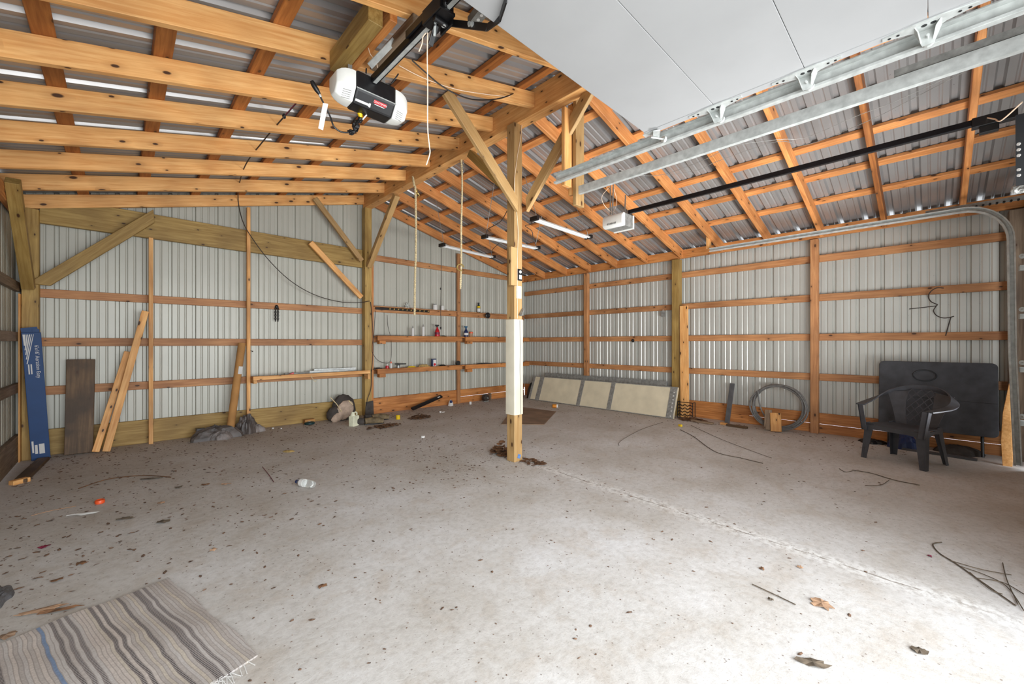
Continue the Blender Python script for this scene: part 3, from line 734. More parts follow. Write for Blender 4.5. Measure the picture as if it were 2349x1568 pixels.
# pull cord
c0 = fy(980, 72, 1.83)
pt = [fy(981, 75, 1.86), fy(980, 130, 1.87), fy(981, 200, 1.87), fy(981, 290, 1.87), fy(985, 335, 1.88), fy(986, 352, 1.88), fy(978, 378, 1.88)]
tag(MB().tube(smoothpts(pt), .0032, 6).build('pull_cord', 'twine'), 'long thin pull cord hanging straight down from the trolley', 'cord')
pt = [fy(977, 76, 1.86), fy(970, 85, 1.86), fy(968, 100, 1.86), fy(961, 118, 1.86)]
tag(MB().tube(smoothpts(pt), .003, 6).build('string', 'twine'), 'short loose string loop hanging beside the pull cord', 'string')

# power cord with tag and plugs, left of the opener
E_ = empty('extension_cord', fy(760, 260, 2.72), 'black power cord with white tag looping below the near opener', 'cord')
Yc = 2.74
pt = [fy(730, 212, Yc), fy(737, 226, Yc), fy(747, 246, Yc), fy(757, 266, Yc), fy(766, 290, Yc), fy(782, 302, Yc), fy(800, 304, Yc)]
MB().tube(smoothpts(pt), .0055, 8).build('cable', 'black', E_, smooth=True)
MB().tube([fy(715, 186, Yc), fy(719, 194, Yc), fy(727, 207, Yc), fy(733, 216, Yc)], [.012, .016, .015, .009], 10).build('socket_end', 'black', E_, smooth=True)
MB().tube([fy(733, 217, Yc), fy(736, 223, Yc)], .0085, 8).build('prong_cover', 'galv', E_)
m = MB(); m.add([fy(741,236,Yc-.01), fy(753,238,Yc-.01), fy(741,299,Yc-.02), fy(730,294,Yc-.02), fy(741,236,Yc-.012), fy(753,238,Yc-.012), fy(741,299,Yc-.022), fy(730,294,Yc-.022)], [(0,1,2,3),(7,6,5,4),(0,4,5,1),(1,5,6,2),(2,6,7,3),(3,7,4,0)])
tg = m.build('paper_tag', 'ink', E_)
m = MB(); m.ball(fy(816, 288, Yc), .022, .022, .04, jit=.25, seed=3); m.ball(fy(806, 303, Yc), .022, .02, .016, jit=.3, seed=4); m.ball(fy(826,275,Yc), .016,.016,.022, jit=.2, seed=5)
m.build('plug_cluster', 'black', E_)
MB().tube([fy(824, 254, 2.74), fy(826, 262, 2.74), fy(828, 271, 2.74)], [.018,.017,.011], 10).build('yellow_plug', 'yellow', E_, smooth=True)
m = MB(); m.bar(fy(842,262,2.72), fy(832,274,2.72), .008,.008); m.build('plug_neck', 'white', E_)

# wooden blocks and weathered board that carry the opener
kg = 'short blocks over the near opener'
a = fl(788, 128, .03); b = fl(845, 40, .03)
lumber('wood_block', (1.085, 2.89, 3.25), (1.085, 2.28, 3.25), .09, .13, 'olive', 'cracked olive block spanning two rafters left above the opener', 'block', kg)
lumber('wood_block', (1.20, 2.89, 3.33), (1.20, 2.28, 3.33), .05, .14, 'pine_dark', 'brown block spanning two rafters above the opener', 'block', kg)
lumber('wood_block', (1.345, 2.80, 3.29), (1.345, 2.20, 3.29), .12, .06, 'weather', 'grey weathered block hanging above the near opener rail', 'block', kg)
m = MB(); m.bar(fy(848,152,2.60), fy(905,92,2.45), .05, .006); m.build('steel_angle', 'galv')
tag(bpy.context.scene.objects['steel_angle'], 'short bright steel angle lying above the near rail', 'bracket')
# loose wires around the centre
pt = [fy(x, y, 2.83) for x, y in ((945,138),(975,165),(1008,193),(1045,215),(1085,228),(1130,228),(1165,220))] + [fy(1200,202,3.1)]
tag(MB().tube(smoothpts(pt), .0055, 7).build('cable', 'black', smooth=True), 'black cable sagging from the opener rail to the top of the centre post', 'cable')
pt = [fy(x, y, 2.85) for x, y in ((915,150),(970,178),(1040,203),(1100,214),(1160,221))] + [fy(1196,222,3.14), fy(1196,300,3.145), fy(1186,365,3.145), fy(1180,430,3.145), fy(1188,520,3.145), fy(1187,600,3.145), fy(1187,730,3.145)]
tag(MB().tube(smoothpts(pt), .003, 6).build('bell_wire', 'twine', smooth=True), 'thin pale wire sagging to the centre post and running down it', 'wire')
pt = [fy(845,110,2.6), fy(850,125,2.6), fy(862,140,2.6), fy(866,155,2.6)]
tag(MB().tube(smoothpts(pt), .0025, 5).build('string', 'twine'), 'thin white string tied above the near opener rail', 'string')
pt = [fl(680,235,.05), fl(652,266,-.02)]
o = empty('sensor_light', pt[1], 'tiny black clip dangling on a dark red wire under the left rafters', 'clip')
MB().tube(pt, .003, 5).build('red_wire', 'maroon', o); m = MB(); m.ball(pt[1], .014,.014,.02, jit=.2); m.build('clip_body', 'black', o)

# ================================================================ opener of the closed door
O2 = empty('garage_door_opener', (4.84, 2.92, 2.83), 'white opener motor hanging behind the curved-track door bay', 'garage door opener', 'garage door openers')
xa, xb, ya, yb, za, zb = 4.745, 4.965, 2.79, 3.09, 2.84, 3.01
m = MB(); m.box((xa+.01, ya, za+.005), (xb-.01, yb, zb)); m.build('housing', 'galv_dull', O2, bevel=.006)
m = MB(); vs = [(xa-.035, ya, za+.02),(xa-.035, ya, zb-.01),(xa-.035, yb-.03, zb-.02),(xa-.035, yb-.03, za+.01)]
m.poly([(xa+.008,ya-.004,za-.004),(xa+.008,ya-.004,zb+.004),(xa-.03,ya+.0,zb-.002),(xa-.05,ya+.01,zb-.04),(xa-.05,ya+.01,za+.03),(xa-.03,ya,za)], (0,yb-ya,0))
cvr = m.build('light_cover', 'white', O2, bevel=.012, smooth=True)
m = MB(); m.box((xb-.008, ya-.004, za-.006), (xb+.02, yb, zb+.006)); m.build('light_cover', 'white', O2, bevel=.005)
m = MB()
for k in range(7): m.bar((xa-.052, yb-.07-k*.02, za+.035), (xa-.052, yb-.08-k*.02, za+.058), .006, .004)
m.build('vent_slot', 'black', cvr)
for p, q in ((fy(1400,420,3.0), fy(1400,492,3.0)), (fy(1407,420,2.95), fy(1405,492,2.95)), (fy(1435,447,2.9), fy(1433,488,2.9))):
    MB().bar(p, q, .018, .004, up=(1,0,0)).build('hanger_strap', 'galv_dull', O2)
Rl2 = empty('opener_rail', (4.86, 1.0, 3.0), 'long black rail from the far opener to the closed door', 'rail', 'opener rails')
m = MB(); m.box((4.845, -.45, 3.015), (4.885, 2.80, 3.065)); m.build('rail_bar', 'blacksteel', Rl2, bevel=.004)
T2 = empty('trolley', (4.865, -.32, 3.0), 'black trolley with drop arm at the end of the far rail', 'trolley')
m = MB(); m.box((4.83,-.45,2.995),(4.90,-.22,3.07)); m.box((4.84,-.36,2.94),(4.895,-.26,2.995)); m.build('carriage', 'black', T2, bevel=.004)
pa = fy(2340, 262, -.33); pb = fy(2341, 425, -.33)
m = MB(); m.bar(pa, pb, .032, .006, up=(1,0,0)); m.build('drop_arm', 'black', T2)
for t in (.42,.5,.58,.78,.86): h = MB(); c = pa.lerp(pb, t); h.cyl(c+Vector((-.008,.008,0)), c+Vector((-.004,.004,0)), .008, 8); h.build('punched_hole', 'ink', T2)
m = MB(); m.ball(fy(2338,432,-.36), .05,.03,.03, jit=.15, seed=8); m.build('pulley_bracket', 'galv_dull', T2)
pt = [fy(2265,270,-.3), fy(2282,273,-.3), fy(2297,276,-.3), fy(2345,234,-.36)]
tag(MB().tube(smoothpts(pt), .004, 6).build('release_cord', 'twine'), 'short pale release cord tied at the end of the far rail', 'cord')

# thin twine under the right roof
tw = [fr(x, y, -.03) for x, y in ((1420,388),(1470,402),(1530,398),(1625,362),(1680,335),(1785,320),(1850,315),(1960,268),(2060,230),(2235,150),(2349,118))]
tag(MB().tube(smoothpts(tw, 5), .0025, 5).build('bell_wire', 'galv_dull', smooth=True), 'thin pale wire strung under the right roof toward the far opener', 'wire')
tw = [fr(x, y, -.05) for x, y in ((1525,402),(1600,390),(1640,372),(1780,325),(1850,332),(1985,280),(2090,228),(2240,150))]
tag(MB().tube(smoothpts(tw, 5), .0025, 5).build('bell_wire', 'galv_dull', smooth=True), 'second thin wire sagging just below the first under the right roof', 'wire')
m = MB()
for s in (-1, 1):
    m.tube(smoothpts([fy(1402+s*5, 430, 3.0), fy(1397+s*16, 450, 3.0), fy(1400+s*14, 470, 3.0), fy(1405, 490, 3.0)]), .003, 5)
tag(m.build('bell_wire', 'twine'), 'thin pale wires looped around the hanger of the far opener', 'wire')

# ================================================================ shop lights
def shop_light(a, b, label, cordz):
    a = Vector(a); b = Vector(b); d = (b-a).normalized()
    o = empty('shop_light', (a+b)/2, label, 'shop light', 'hanging tube shop lights')
    sd = d.cross(Vector((0,0,1))).normalized()
    m = MB(); n = sd*.055; u = Vector((0,0,.03))
    m.poly([a-n, a-n*.4+u, a+n*.4+u, a+n, a+n*.9, a+n*.36+u*.85, a-n*.36+u*.85, a-n*.9], b-a); m.build('reflector', 'white', o)
    m = MB()
    for s in (-1, 1): m.cyl(a+n*.42*s+u*.25, b+n*.42*s+u*.25, .014, 10)
    m.build('light_tube', 'tube', o, smooth=True)
    for p in (a, b):
        m = MB(); m.obox(p+u*.5, .022, .062, .026, frame(d)); m.build('end_cap', 'black', o, bevel=.004)
    for p, z in ((a+d*.03, cordz[0]), (b-d*.03, cordz[1])):
        m = MB(); ry = min(YSR, key=lambda q: abs(q-p.y)); top = Vector((p.x, ry, 4.613-.25*p.x))
        m.tube([p+u, p+u+Vector((0,0,.05)), top], .004, 5); m.build('chain', 'galv_dull', o)
    return o
ZL = 2.86
for (p, q), lb in ((((1014,564),(1130,591)), 'shop light nearest the back wall with a dark cord hanging below'),
                   (((1112,545),(1232,571)), 'shop light half hidden behind the centre post'),
                   (((1226,504),(1350,546)), 'shop light right of the centre post, closest to the camera')):
    a = fz(*p, ZL); b = fz(*q, ZL); y = (a.y+b.y)/2
    shop_light((a.x, a.y, ZL), (b.x, b.y, ZL), lb, (0, 0))
pt = [fy(x, y, 4.3) for x, y in ((1165,480),(1163,484),(1148,508),(1120,525),(1115,540))]
tag(MB().tube(smoothpts(pt), .006, 6).build('cable', 'cord'), 'dark cord drooping from the centre post to the middle shop light', 'cable')
pt = [fy(x, y, 3.9) for x, y in ((1222,505),(1217,514),(1205,518),(1220,530),(1223,545),(1232,568))]
tag(MB().tube(smoothpts(pt), .005, 6).build('cable', 'cord'), 'dark cord linking the two shop lights right of the centre post', 'cable')
pt = [fy(x, y, 4.9) for x, y in ((1145,558),(1130,572),(1128,584))]
tag(MB().tube(smoothpts(pt), .005, 6).build('cable', 'cord'), 'short dark cord at the right end of the farthest shop light', 'cable')
pt = [fy(1012,570,5.2), fy(1012,640,5.3), fy(1011,690,5.4), fy(1011,748,5.4)]
cc = empty('power_cord', pt[0], 'thin dark cord hanging from the farthest shop light to the shelf', 'cord')
MB().tube(smoothpts(pt), .0045, 6).build('cable', 'cord', cc)
m = MB(); m.ball(fy(1011,662,5.35), .012,.012,.02); m.ball(fy(1011,752,5.4), .014,.014,.025); m.build('plug', 'black', cc)

# ================================================================ ropes hanging from the ridge beam
def twisted(pts, r, name, mat, label, cat='rope', group=None, pitch=.05):
    pts = smoothpts(pts, 6); m = MB(); L = [0]
    for i in range(1, len(pts)): L.append(L[-1] + (pts[i]-pts[i-1]).length)
    tot = L[-1]; n = int(tot/.012)
    def at(s):
        for i in range(1, len(L)):
            if s <= L[i]: return pts[i-1].lerp(pts[i], (s-L[i-1])/max(1e-6, L[i]-L[i-1]))
        return pts[-1]
    for k in range(2):
        q = []
        for i in range(n+1):
            s = tot*i/n; a = 2*math.pi*s/pitch + k*math.pi; q.append(at(s) + Vector((math.cos(a), math.sin(a), 0))*r*.6)
        m.tube(q, r*.75, 6)
    return tag(m.build(name, mat, smooth=True), label, cat, group)
Yr = 5.36
twisted([fx(947,405,3.115)+Vector((0,0,0)), fx(950,425,3.105), fy(953,440,Yr), fy(954,560,Yr), fy(952,640,Yr), fy(951,722,Yr)], .014, 'rope', 'rope', 'pale twisted rope hanging from the ridge beam, the longer of two', 'rope', 'ropes hanging from the ridge beam')
m = MB(); m.ball(fy(955,440,Yr), .022,.02,.05, jit=.3, seed=1); m.tube(smoothpts([fy(955,440,Yr), fy(962,448,Yr), fy(958,452,Yr)]), .008, 6)
tag(m.build('rope_knot', 'brass'), 'yellowish knot near the top of the longer rope', 'knot')
Yq = 4.30
twisted([fy(1058,365,Yq), fy(1060,420,Yq), fy(1058,520,Yq), fy(1058,600,Yq), fy(1056,662,Yq)], .011, 'rope', 'rope', 'thinner rope with a hook hanging from the ridge beam nearer the centre post', 'rope', 'ropes hanging from the ridge beam')
hk = empty('hook', fy(1057,618,Yq), 'round brass-coloured hook tied on the thinner rope', 'hook')
c = fy(1056,613,Yq-.02); MB().tube([c + Vector((math.cos(a)*.042*AX[1], -math.cos(a)*.042*AX[0], math.sin(a)*.042)) for a in [2*math.pi*i/16*.85 for i in range(17)]], .008, 7).build('hook_ring', 'brass', hk)
m = MB(); c = fy(1062,372,Yq)
for k in range(5): m.tube([c + Vector((0,0,-.03*k)) + Vector((math.cos(t)*.018, 0 if k%2 else math.cos(t)*.0, math.sin(t)*.024)) if k % 2 else c + Vector((0,0,-.03*k)) + Vector((0, math.cos(t)*.018, math.sin(t)*.024)) for t in [2*math.pi*i/10 for i in range(10)]], .004, 5, closed=True)
tag(m.build('chain', 'galv_dull'), 'short rusty chain hanging at the top of the thinner rope', 'chain')

# long cable drooping across the back wall
pt = [fl(680,236,.06), fl(605,322,.06), fl(560,385,.06), fy(546,448,6.93), fy(556,505,6.93), fy(580,548,6.93), fy(620,600,6.93), fy(668,645,6.93), fy(720,675,6.93), fy(775,691,6.93), fy(820,694,6.93), fy(848,690,6.93)]
tag(MB().tube(smoothpts(pt, 6), .006, 7).build('cable', 'cord', smooth=True), 'dark cable drooping across the back wall to the ridge post', 'cable')
pt = [fy(850,692,6.95), fy(853,720,6.95), fy(856,790,6.95), fy(853,850,6.95), fy(851,890,6.94), fy(843,915,6.93), fy(841,930,6.93)]
tag(MB().tube(smoothpts(pt, 6), .006, 7).build('cable', 'cord', smooth=True), 'dark cable running down the back ridge post to the floor', 'cable')
# ================================================================ on and around the centre post
P0 = (3.085, 3.155)
m = MB()
pr = [(3.062,3.30),(3.062,3.16),(3.085,3.132),(3.20,3.128),(3.228,3.15),(3.228,3.28)]
# plastic sheet wrapped round the post: two outer faces with a rounded corner
out = [(3.078,3.285),(3.078,3.162),(3.081,3.153),(3.088,3.147),(3.098,3.145),(3.200,3.145),(3.210,3.149),(3.213,3.156),(3.213,3.27)]
inn = [(x+(.004 if x < 3.15 else -.004), y+.004) for x, y in out]
z0, z1 = .515, 1.56
n = len(out); vs = [(x,y,z0) for x,y in out]+[(x,y,z1) for x,y in out]+[(x,y,z0) for x,y in inn]+[(x,y,z1) for x,y in inn]; fs = []
for i in range(n-1): fs += [(i,i+1,n+i+1,n+i),(2*n+i,3*n+i,3*n+i+1,2*n+i+1),(n+i,n+i+1,3*n+i+1,3*n+i),(i,2*n+i,2*n+i+1,i+1)]
m.add(vs, fs); sl = m.build('post_sleeve', plain('cream_vinyl', (204,196,176), .5, 0, .03, 6), smooth=True)
MB().tube(smoothpts([(3.165,3.1435,.52),(3.170,3.1435,.75),(3.160,3.1435,1.0),(3.163,3.1435,1.25),(3.158,3.1435,1.55)]), .0022, 5).build('seam', 'cord', sl)
tag(sl, 'cream vinyl sheet wrapped around the lower part of the centre post', 'sheet')
lumber('wood_block', (3.035, 3.13, 1.92), (3.035, 3.13, 2.33), .09, .042, 'pale', 'short knotty block nailed to the left side of the centre post', 'block', up=(0,1,0))
q = fy(1196, 636, 3.15); B_ = empty('wall_button', (3.165, 3.145, 2.02), 'black wall control with white button on the centre post', 'wall control')
m = MB(); m.box((3.12,3.135,1.985),(3.185,3.153,2.11)); m.build('button_plate', 'black', B_, bevel=.004)
m = MB(); m.box((3.135,3.129,2.0),(3.172,3.136,2.045)); m.cyl((3.153,3.129,2.08),(3.153,3.136,2.08),.017,14); m.build('push_button', 'ink', B_)
m = MB(); m.box((3.112,3.149,1.79),(3.188,3.1535,1.925)); tag(m.build('paper_card', 'ink'), 'blank white card tacked to the centre post below the black button', 'card')
m = MB(); m.bar((3.15,3.125,1.60),(3.20,3.14,1.67),.03,.018); m.tube([(3.20,3.14,1.67),(3.225,3.15,1.685)],.008,6); tag(m.build('spring_clip', 'galv_dull'), 'small grey metal clip on the centre post just above the cream sleeve', 'clip')
m = MB(); m.obox((3.155,3.1525,.055), .022,.0015,.022, Matrix.Rotation(.4,3,'Y')); tag(m.build('paint_mark', plain('blue_chalk', (96,132,186), .9, 0, .2, 40)), 'pale blue smudge of paint near the foot of the centre post', 'mark')

# ================================================================ left side, leaning things
def lean_box(name, c, w, d, L, top, mat, label, cat, ang=0.0, base_z=.002):
    """upright slab: c bottom centre, top = top centre; w along wall, d thickness"""
    return lumber(name, c, top, d, w, mat, label, cat, up=(math.cos(ang), math.sin(ang), 0))
# blue carton
b0 = fz(94, 1053, 0); b0 = Vector((b0.x, b0.y+.0, .01)); b1 = Vector((fy(70, 762, 6.82).x, 6.86, fy(70, 762, 6.82).z))
Bx = empty('long_carton', b0, 'tall narrow blue carton with white printing leaning in the left corner', 'carton')
d = (b1-b0).normalized(); side = Vector((1, .12, 0)); side = (side - d*side.dot(d)).normalized(); nrm = side.cross(d)
if nrm.y > 0: nrm = -nrm
m3 = Matrix((side, d, nrm)).transposed(); Lb = (b1-b0).length
m = MB(); m.obox((b0+b1)/2 , .070, Lb/2, .045, m3); m.build('carton_body', 'blue', Bx, bevel=.004)
m = MB(); m.obox(b1+d*.02-side*.01, .060, .035, .003, m3 @ Matrix.Rotation(.12,3,'Z')); m.obox(b1+d*.015+side*.035+nrm*.01, .025, .02, .003, m3); m.build('open_flap', 'blue', Bx)
fc = lambda u, v: b0 + side*u + d*v + nrm*.0465
for k, (u0, u1, L1) in enumerate(((-.062,-.040,.0),(-.034,-.024,.0),(-.018,-.008,.0),(-.002,.004,0),(.012,.017,0))):
    v1 = Lb-.02; f_ = (.062+u1)/.08; ln = .30
    m = MB(); ub = -.060+.004*k
    m.add([fc(u0, v1), fc(u1, v1), fc(-.050+.002*k, v1-.12-.05*k-.0), fc(-.058+.002*k, v1-.12-.05*k)] + [fc(u0, v1)+nrm*.0008, fc(u1, v1)+nrm*.0008, fc(-.050+.002*k, v1-.12-.05*k)+nrm*.0008, fc(-.058+.002*k, v1-.12-.05*k)+nrm*.0008], [(4,5,6,7),(0,3,2,1),(0,1,5,4),(1,2,6,5),(2,3,7,6),(3,0,4,7)])
    m.build('printed_stripe', 'ink', Bx)
text_on("6'x16' Aeration Easy", .044, 'ink', Bx, fc(.030, Lb-.32), -d, side)
m = MB()
for u in (-.018, -.036): m.obox(fc(u, Lb-.40), .005, .055, .0008, m3)
m.build('small_print', 'ink', Bx)
m = MB(); m.obox(fc(-.052,.15), .007,.065,.0008,m3); m.obox(fc(-.028,.12), .010,.05,.0008,m3); m.obox(fc(.012,.12), .020,.055,.0008,m3); m.build('address_block', 'ink', Bx)
# planks
a = fz(183, 1036); t = fy(186, 824, 7.03)
lumber('plank', (a.x, 6.93, .01), (t.x, 7.045, t.z), .03, .235, 'brownb', 'wide dark stained plank standing against the back wall beside the blue carton', 'plank', up=(1,0,0))
a = fy(217, 1030, 6.90); t = fy(293, 806, 7.03)
lg = 'narrow boards leaning at the left of the back wall'
lumber('board', (a.x+.01, 6.84, .02), (t.x, 7.0, t.z), .035, .065, 'pine', 'shorter of two narrow boards leaning against the back wall', 'board', lg, up=(1,0,0))
a = fy(244, 1027, 6.86); t = fy(333, 714, 7.03)
lumber('board', (a.x+.0, 6.78, .02), (t.x, 6.96, t.z), .035, .07, 'pine', 'longer of two narrow boards leaning against the back wall', 'board', lg, up=(1,0,0))
# cardboard tube
a = fy(527, 996, 6.78); t = fy(552, 787, 7.02)
Tb = empty('cardboard_tube', (a.x, 6.80, 0), 'long brown cardboard tube leaning beside the tall narrow stud', 'tube')
m = MB(); p0 = Vector((a.x, 6.80, .02)); p1 = Vector((t.x, 6.93, t.z)); m.cyl(p0, p1, .048, 24); m.build('tube_body', 'card', Tb, smooth=True)
dd = (p1-p0).normalized(); c = p0 + dd*.93*(p1-p0).length*.75; ss = Vector((.35,-1,0)); ss = (ss-dd*ss.dot(dd)).normalized()
m = MB(); m.obox(c+ss*.0475, .026, .055, .002, Matrix((dd.cross(ss), dd, ss)).transposed()); m.build('paper_label', 'ink', Tb)
M['tarp_dark'] = plain('dark_tarp', (84, 76, 72), .5, 0, .2, 9, bump=.4)
# crumpled tarp heap
def heap(name, c, rx, ry, rz, mat, seed, parent=None, jit=.22, n=26, mm=12, fold=0.0):
    """soft crumpled mound: creased by a handful of crossing ridges"""
    rn = random.Random(seed); n = 44; mm = 16; vs = []; fs = []
    rid = [(rn.uniform(0, 6.28), rn.uniform(5, 14), rn.uniform(0, 6.28), rn.uniform(.5, 1)) for _ in range(7)]
    for i in range(mm+1):
        f = i/mm
        for j in range(n):
            th = 2*math.pi*j/n; rr = (1-f)**.75; u = rr*math.cos(th); v = rr*math.sin(th)
            cre = sum(a*(1-abs(math.sin(k*(u*math.cos(d)+v*math.sin(d))+p))*2) for d, k, p, a in rid)/7
            lob = 1 + .14*math.sin(3*th+seed) + .08*math.sin(7*th+seed*2)
            z = rz*(f**.62)*(1-.25*f*f)*(1 + cre*jit*1.1) if i else 0
            q = 1 + cre*jit*.35
            vs.append((c[0]+rx*u*lob*q, c[1]+ry*v*lob*q, c[2]+max(0, z)))
    for i in range(mm):
        for j in range(n): fs.append((i*n+j, i*n+(j+1)%n, (i+1)*n+(j+1)%n, (i+1)*n+j))
    fs.append(tuple(range(n-1,-1,-1)))
    m = MB(); m.add(vs, fs); return m.build(name, mat, parent)
c1 = fz(470, 1000); 
TP = empty('tarp', (1.1, 6.8, 0), 'crumpled dirty grey tarp heaped on the floor around the cardboard tube', 'tarp')
heap('tarp_heap', (fz(485,992).x+.0, 6.80, .0), .30, .15, .23, 'tarp_dark', 3, TP, .32)
heap('tarp_fold', (fz(500,997).x, 6.70, 0), .13, .09, .15, 'tarp', 5, TP, .25)
heap('tarp_fold', (fz(556,985).x, 6.88, 0), .13, .10, .36, 'tarp_dark', 6, TP, .35)
heap('tarp_fold', (fz(575,985).x, 6.90, 0), .14, .08, .15, 'tarp', 9, TP, .2)
o = MB(); c = fz(461, 1008); o.box((c.x-.05, c.y-.02, 0), (c.x+.05, c.y+.07, .15)); bc = o.build('battery_case', 'darkgrey', bevel=.012); tag(bc, 'small charcoal box in front of the crumpled tarp', 'box')
o = MB(); o.box((c.x-.052, c.y-.022, .115), (c.x+.052, c.y+.072, .13)); o.build('case_lid', 'pvc', bc, bevel=.003)
# white rag with yellow spot at the foot of the boards
heap('rag', fz(236, 1026), .05, .04, .045, 'ink', 12); tag(bpy.context.scene.objects['rag'], 'small white rag at the foot of the leaning boards', 'rag')
# scrap blocks in the left corner
lumber('wood_scrap', fz(45, 1104, .02), fz(100, 1052, .02), .09, .035, 'brownb', 'dirty board lying on the floor along the left wall', 'board')
lumber('wood_scrap', fz(25, 1108, .02), fz(65, 1098, .02), .06, .04, 'pine', 'short pale wood offcut on the floor by the left wall', 'board')
# chain hung on girt
m = MB(); cx = fy(634, 705, 7.10); 
for k in range(9):
    for s in (-1, 1):
        c = cx + Vector((s*.018, -.02, -.025*k)); m.tube([c + (Vector((math.cos(t_)*.012, 0, math.sin(t_)*.02)) if k % 2 else Vector((0, math.cos(t_)*.012, math.sin(t_)*.02))) for t_ in [2*math.pi*i/8 for i in range(8)]], .0045, 5, closed=True)
m.ball(cx+Vector((0,-.02,.01)), .025,.02,.03)
tag(m.build('chain', 'black', smooth=True), 'short doubled black chain hanging from the middle of the top girt', 'chain')
m = MB(); zz_ = fy(578,802,7.0).z; m.cyl((1.375,7.02,zz_), (1.405,6.99,zz_-.02), .004, 6); m.ball((1.407,6.988,zz_-.022), .01,.01,.01); tag(m.build('hook', 'cord'), 'little dark hook beside the tall narrow stud', 'hook')

# shelf between stud and post on the back wall
SH = empty('wall_shelf', (2.3, 6.86, .74), 'rough wooden shelf on the back wall left of the ridge post', 'shelf')
sa = fy(580, 866, 6.80); sb = fy(848, 853, 6.80)
lumber('front_rail', (sa.x, 6.80, .79), (sb.x, 6.80, .80), .05, .055, 'pine', parent=SH)
lumber('shelf_board', (sa.x+.01, 6.95, .787), (3.10, 6.95, .797), .24, .025, 'pine_dark', parent=SH)
lumber('bracket', (sa.x+.035, 6.82, .745), (sa.x+.035, 7.09, .745), .045, .07, 'pine', parent=SH)
lumber('bracket', (3.11, 6.80, .72), (3.11, 6.95, .72), .035, .09, 'pine', parent=SH)
def ch(px0, py0, px1, py1, y, w, h, mat, label):
    a = fy(px0, py0, y); b = fy(px1, py1, y)
    o = empty('steel_channel', (a+b)/2, label, 'channel', 'steel channels on the wall shelf')
    d = b-a; m = MB(); m.bar(a, b, w, .004); m.bar(a+Vector((0,-w/2,h/2)), b+Vector((0,-w/2,h/2)), .004, h); m.bar(a+Vector((0,w/2,h/2)), b+Vector((0,w/2,h/2)), .004, h); m.build('channel_body', 'galv', o); return o
z_ = .826
for (p0x, p1x, y, lb) in ((712, 800, 6.93, 'front grey steel channel lying on the wall shelf'), (722, 818, 7.0, 'rear grey steel channel lying on the wall shelf')):
    a = fy(p0x, 855, y); b = fy(p1x, 845, y)
    o = empty('steel_channel', (a.x, y, z_), lb, 'channel', 'steel channels on the wall shelf')
    m = MB(); m.poly([(a.x,y-.05,.808),(a.x,y+.04,.808),(a.x,y+.04,.85 if y < 6.95 else .875),(a.x,y+.033,.85 if y < 6.95 else .875),(a.x,y+.033,.814),(a.x,y-.05,.814)], (b.x-a.x,0,0)); m.build('channel_body', 'galv', o)
m = MB(); c = fy(668, 856, 6.9); m.add([(c.x-.07,6.88,.803),(c.x+.03,6.87,.803),(c.x+.03,6.95,.803),(c.x-.07,6.89,.803),(c.x-.05,6.88,.815),(c.x+.03,6.87,.85),(c.x+.035,6.95,.85),(c.x-.05,6.89,.815)],[(0,3,2,1),(4,5,6,7),(0,1,5,4),(1,2,6,5),(2,3,7,6),(3,0,4,7)])
tag(m.build('funnel', 'red', bevel=.004), 'small bright red wedge-shaped holder lying on the wall shelf', 'holder')
m = MB(); m.box((fy(600,860,6.95).x,6.90,.803),(fy(700,860,6.95).x,6.96,.812)); m.box((fy(655,860,6.95).x,6.97,.803),(fy(712,860,6.95).x,7.02,.83)); tag(m.build('metal_strip', 'galv_dull'), 'flat dull metal strip lying on the left half of the wall shelf', 'strip')
m = MB(); m.tube(smoothpts([fy(712,858,6.79), fy(716,866,6.76), fy(722,874,6.76), fy(726,872,6.76)]), .004, 6); tag(m.build('string', 'rope'), 'pale string end dangling from the wall shelf', 'string')

# heap at the foot of the back post: dark sack, cloth bag, jug, boots
def pxz(x, y, z=0):
    p = fz(x, y, z); d = ray(x, y)
    if p.y > 6.93: k = 6.93/d[1]; p = Vector((d[0]*k, 6.93, z))
    if p.x > 7.10: k = 7.10/d[0]; p = Vector((7.10, d[1]*k, z))
    return p
SK = empty('sack', (2.62, 6.85, 0), 'slumped dark sack with a dusty pinkish cloth over it by the ridge post', 'sack')
c = fy(785, 950, 6.95)
m = MB(); m.ball((c.x+.03, 6.94, .20), .19, .10, .23, 22, 14, .05, Matrix.Rotation(-.25,3,'Y'), 2); m.ball((c.x-.13, 6.90, .13), .15, .10, .12, 20, 12, .06, Matrix.Rotation(-.5,3,'Y'), 3); m.build('sack_body', 'darkcloth', SK, smooth=True)
m = MB(); m.ball((c.x+.0, 6.83, .18), .135, .05, .165, 22, 14, .06, Matrix.Rotation(.55,3,'Y'), 4); m.ball((c.x-.12, 6.82, .08), .12, .05, .07, 18, 10, .08, Matrix.Rotation(-.6,3,'Y'), 5); m.build('cloth_cover', 'bag', SK, smooth=True)
m = MB(); m.tube([fy(758,911,6.80), fy(772,926,6.79), fy(784,944,6.78)], .007, 6); m.tube([fy(800,918,6.80), fy(809,928,6.79)], .010, 6); m.build('drawstring', 'rope', SK)
J = empty('jug', pxz(814, 978), 'dirty white plastic jug with handle on the floor near the ridge post', 'jug')
c = pxz(815, 978); 
m = MB(); m.obox((c.x, c.y+.05, .085), .068, .05, .083, Matrix.Rotation(.5,3,'Z')); jb = m.build('jug_body', 'jug', J, bevel=.018)
m = MB(); m.lathe((c.x-.025, c.y+.035, .165), [(.045,0),(.03,.03),(.02,.045),(.02,.06)], n=16); m.build('jug_neck', 'jug', J, smooth=True)
m = MB(); m.tube(smoothpts([(c.x+.0,c.y+.055,.20),(c.x+.035,c.y+.07,.215),(c.x+.058,c.y+.08,.19),(c.x+.055,c.y+.08,.16)]), .011, 8); m.build('handle', 'jug', J, smooth=True)
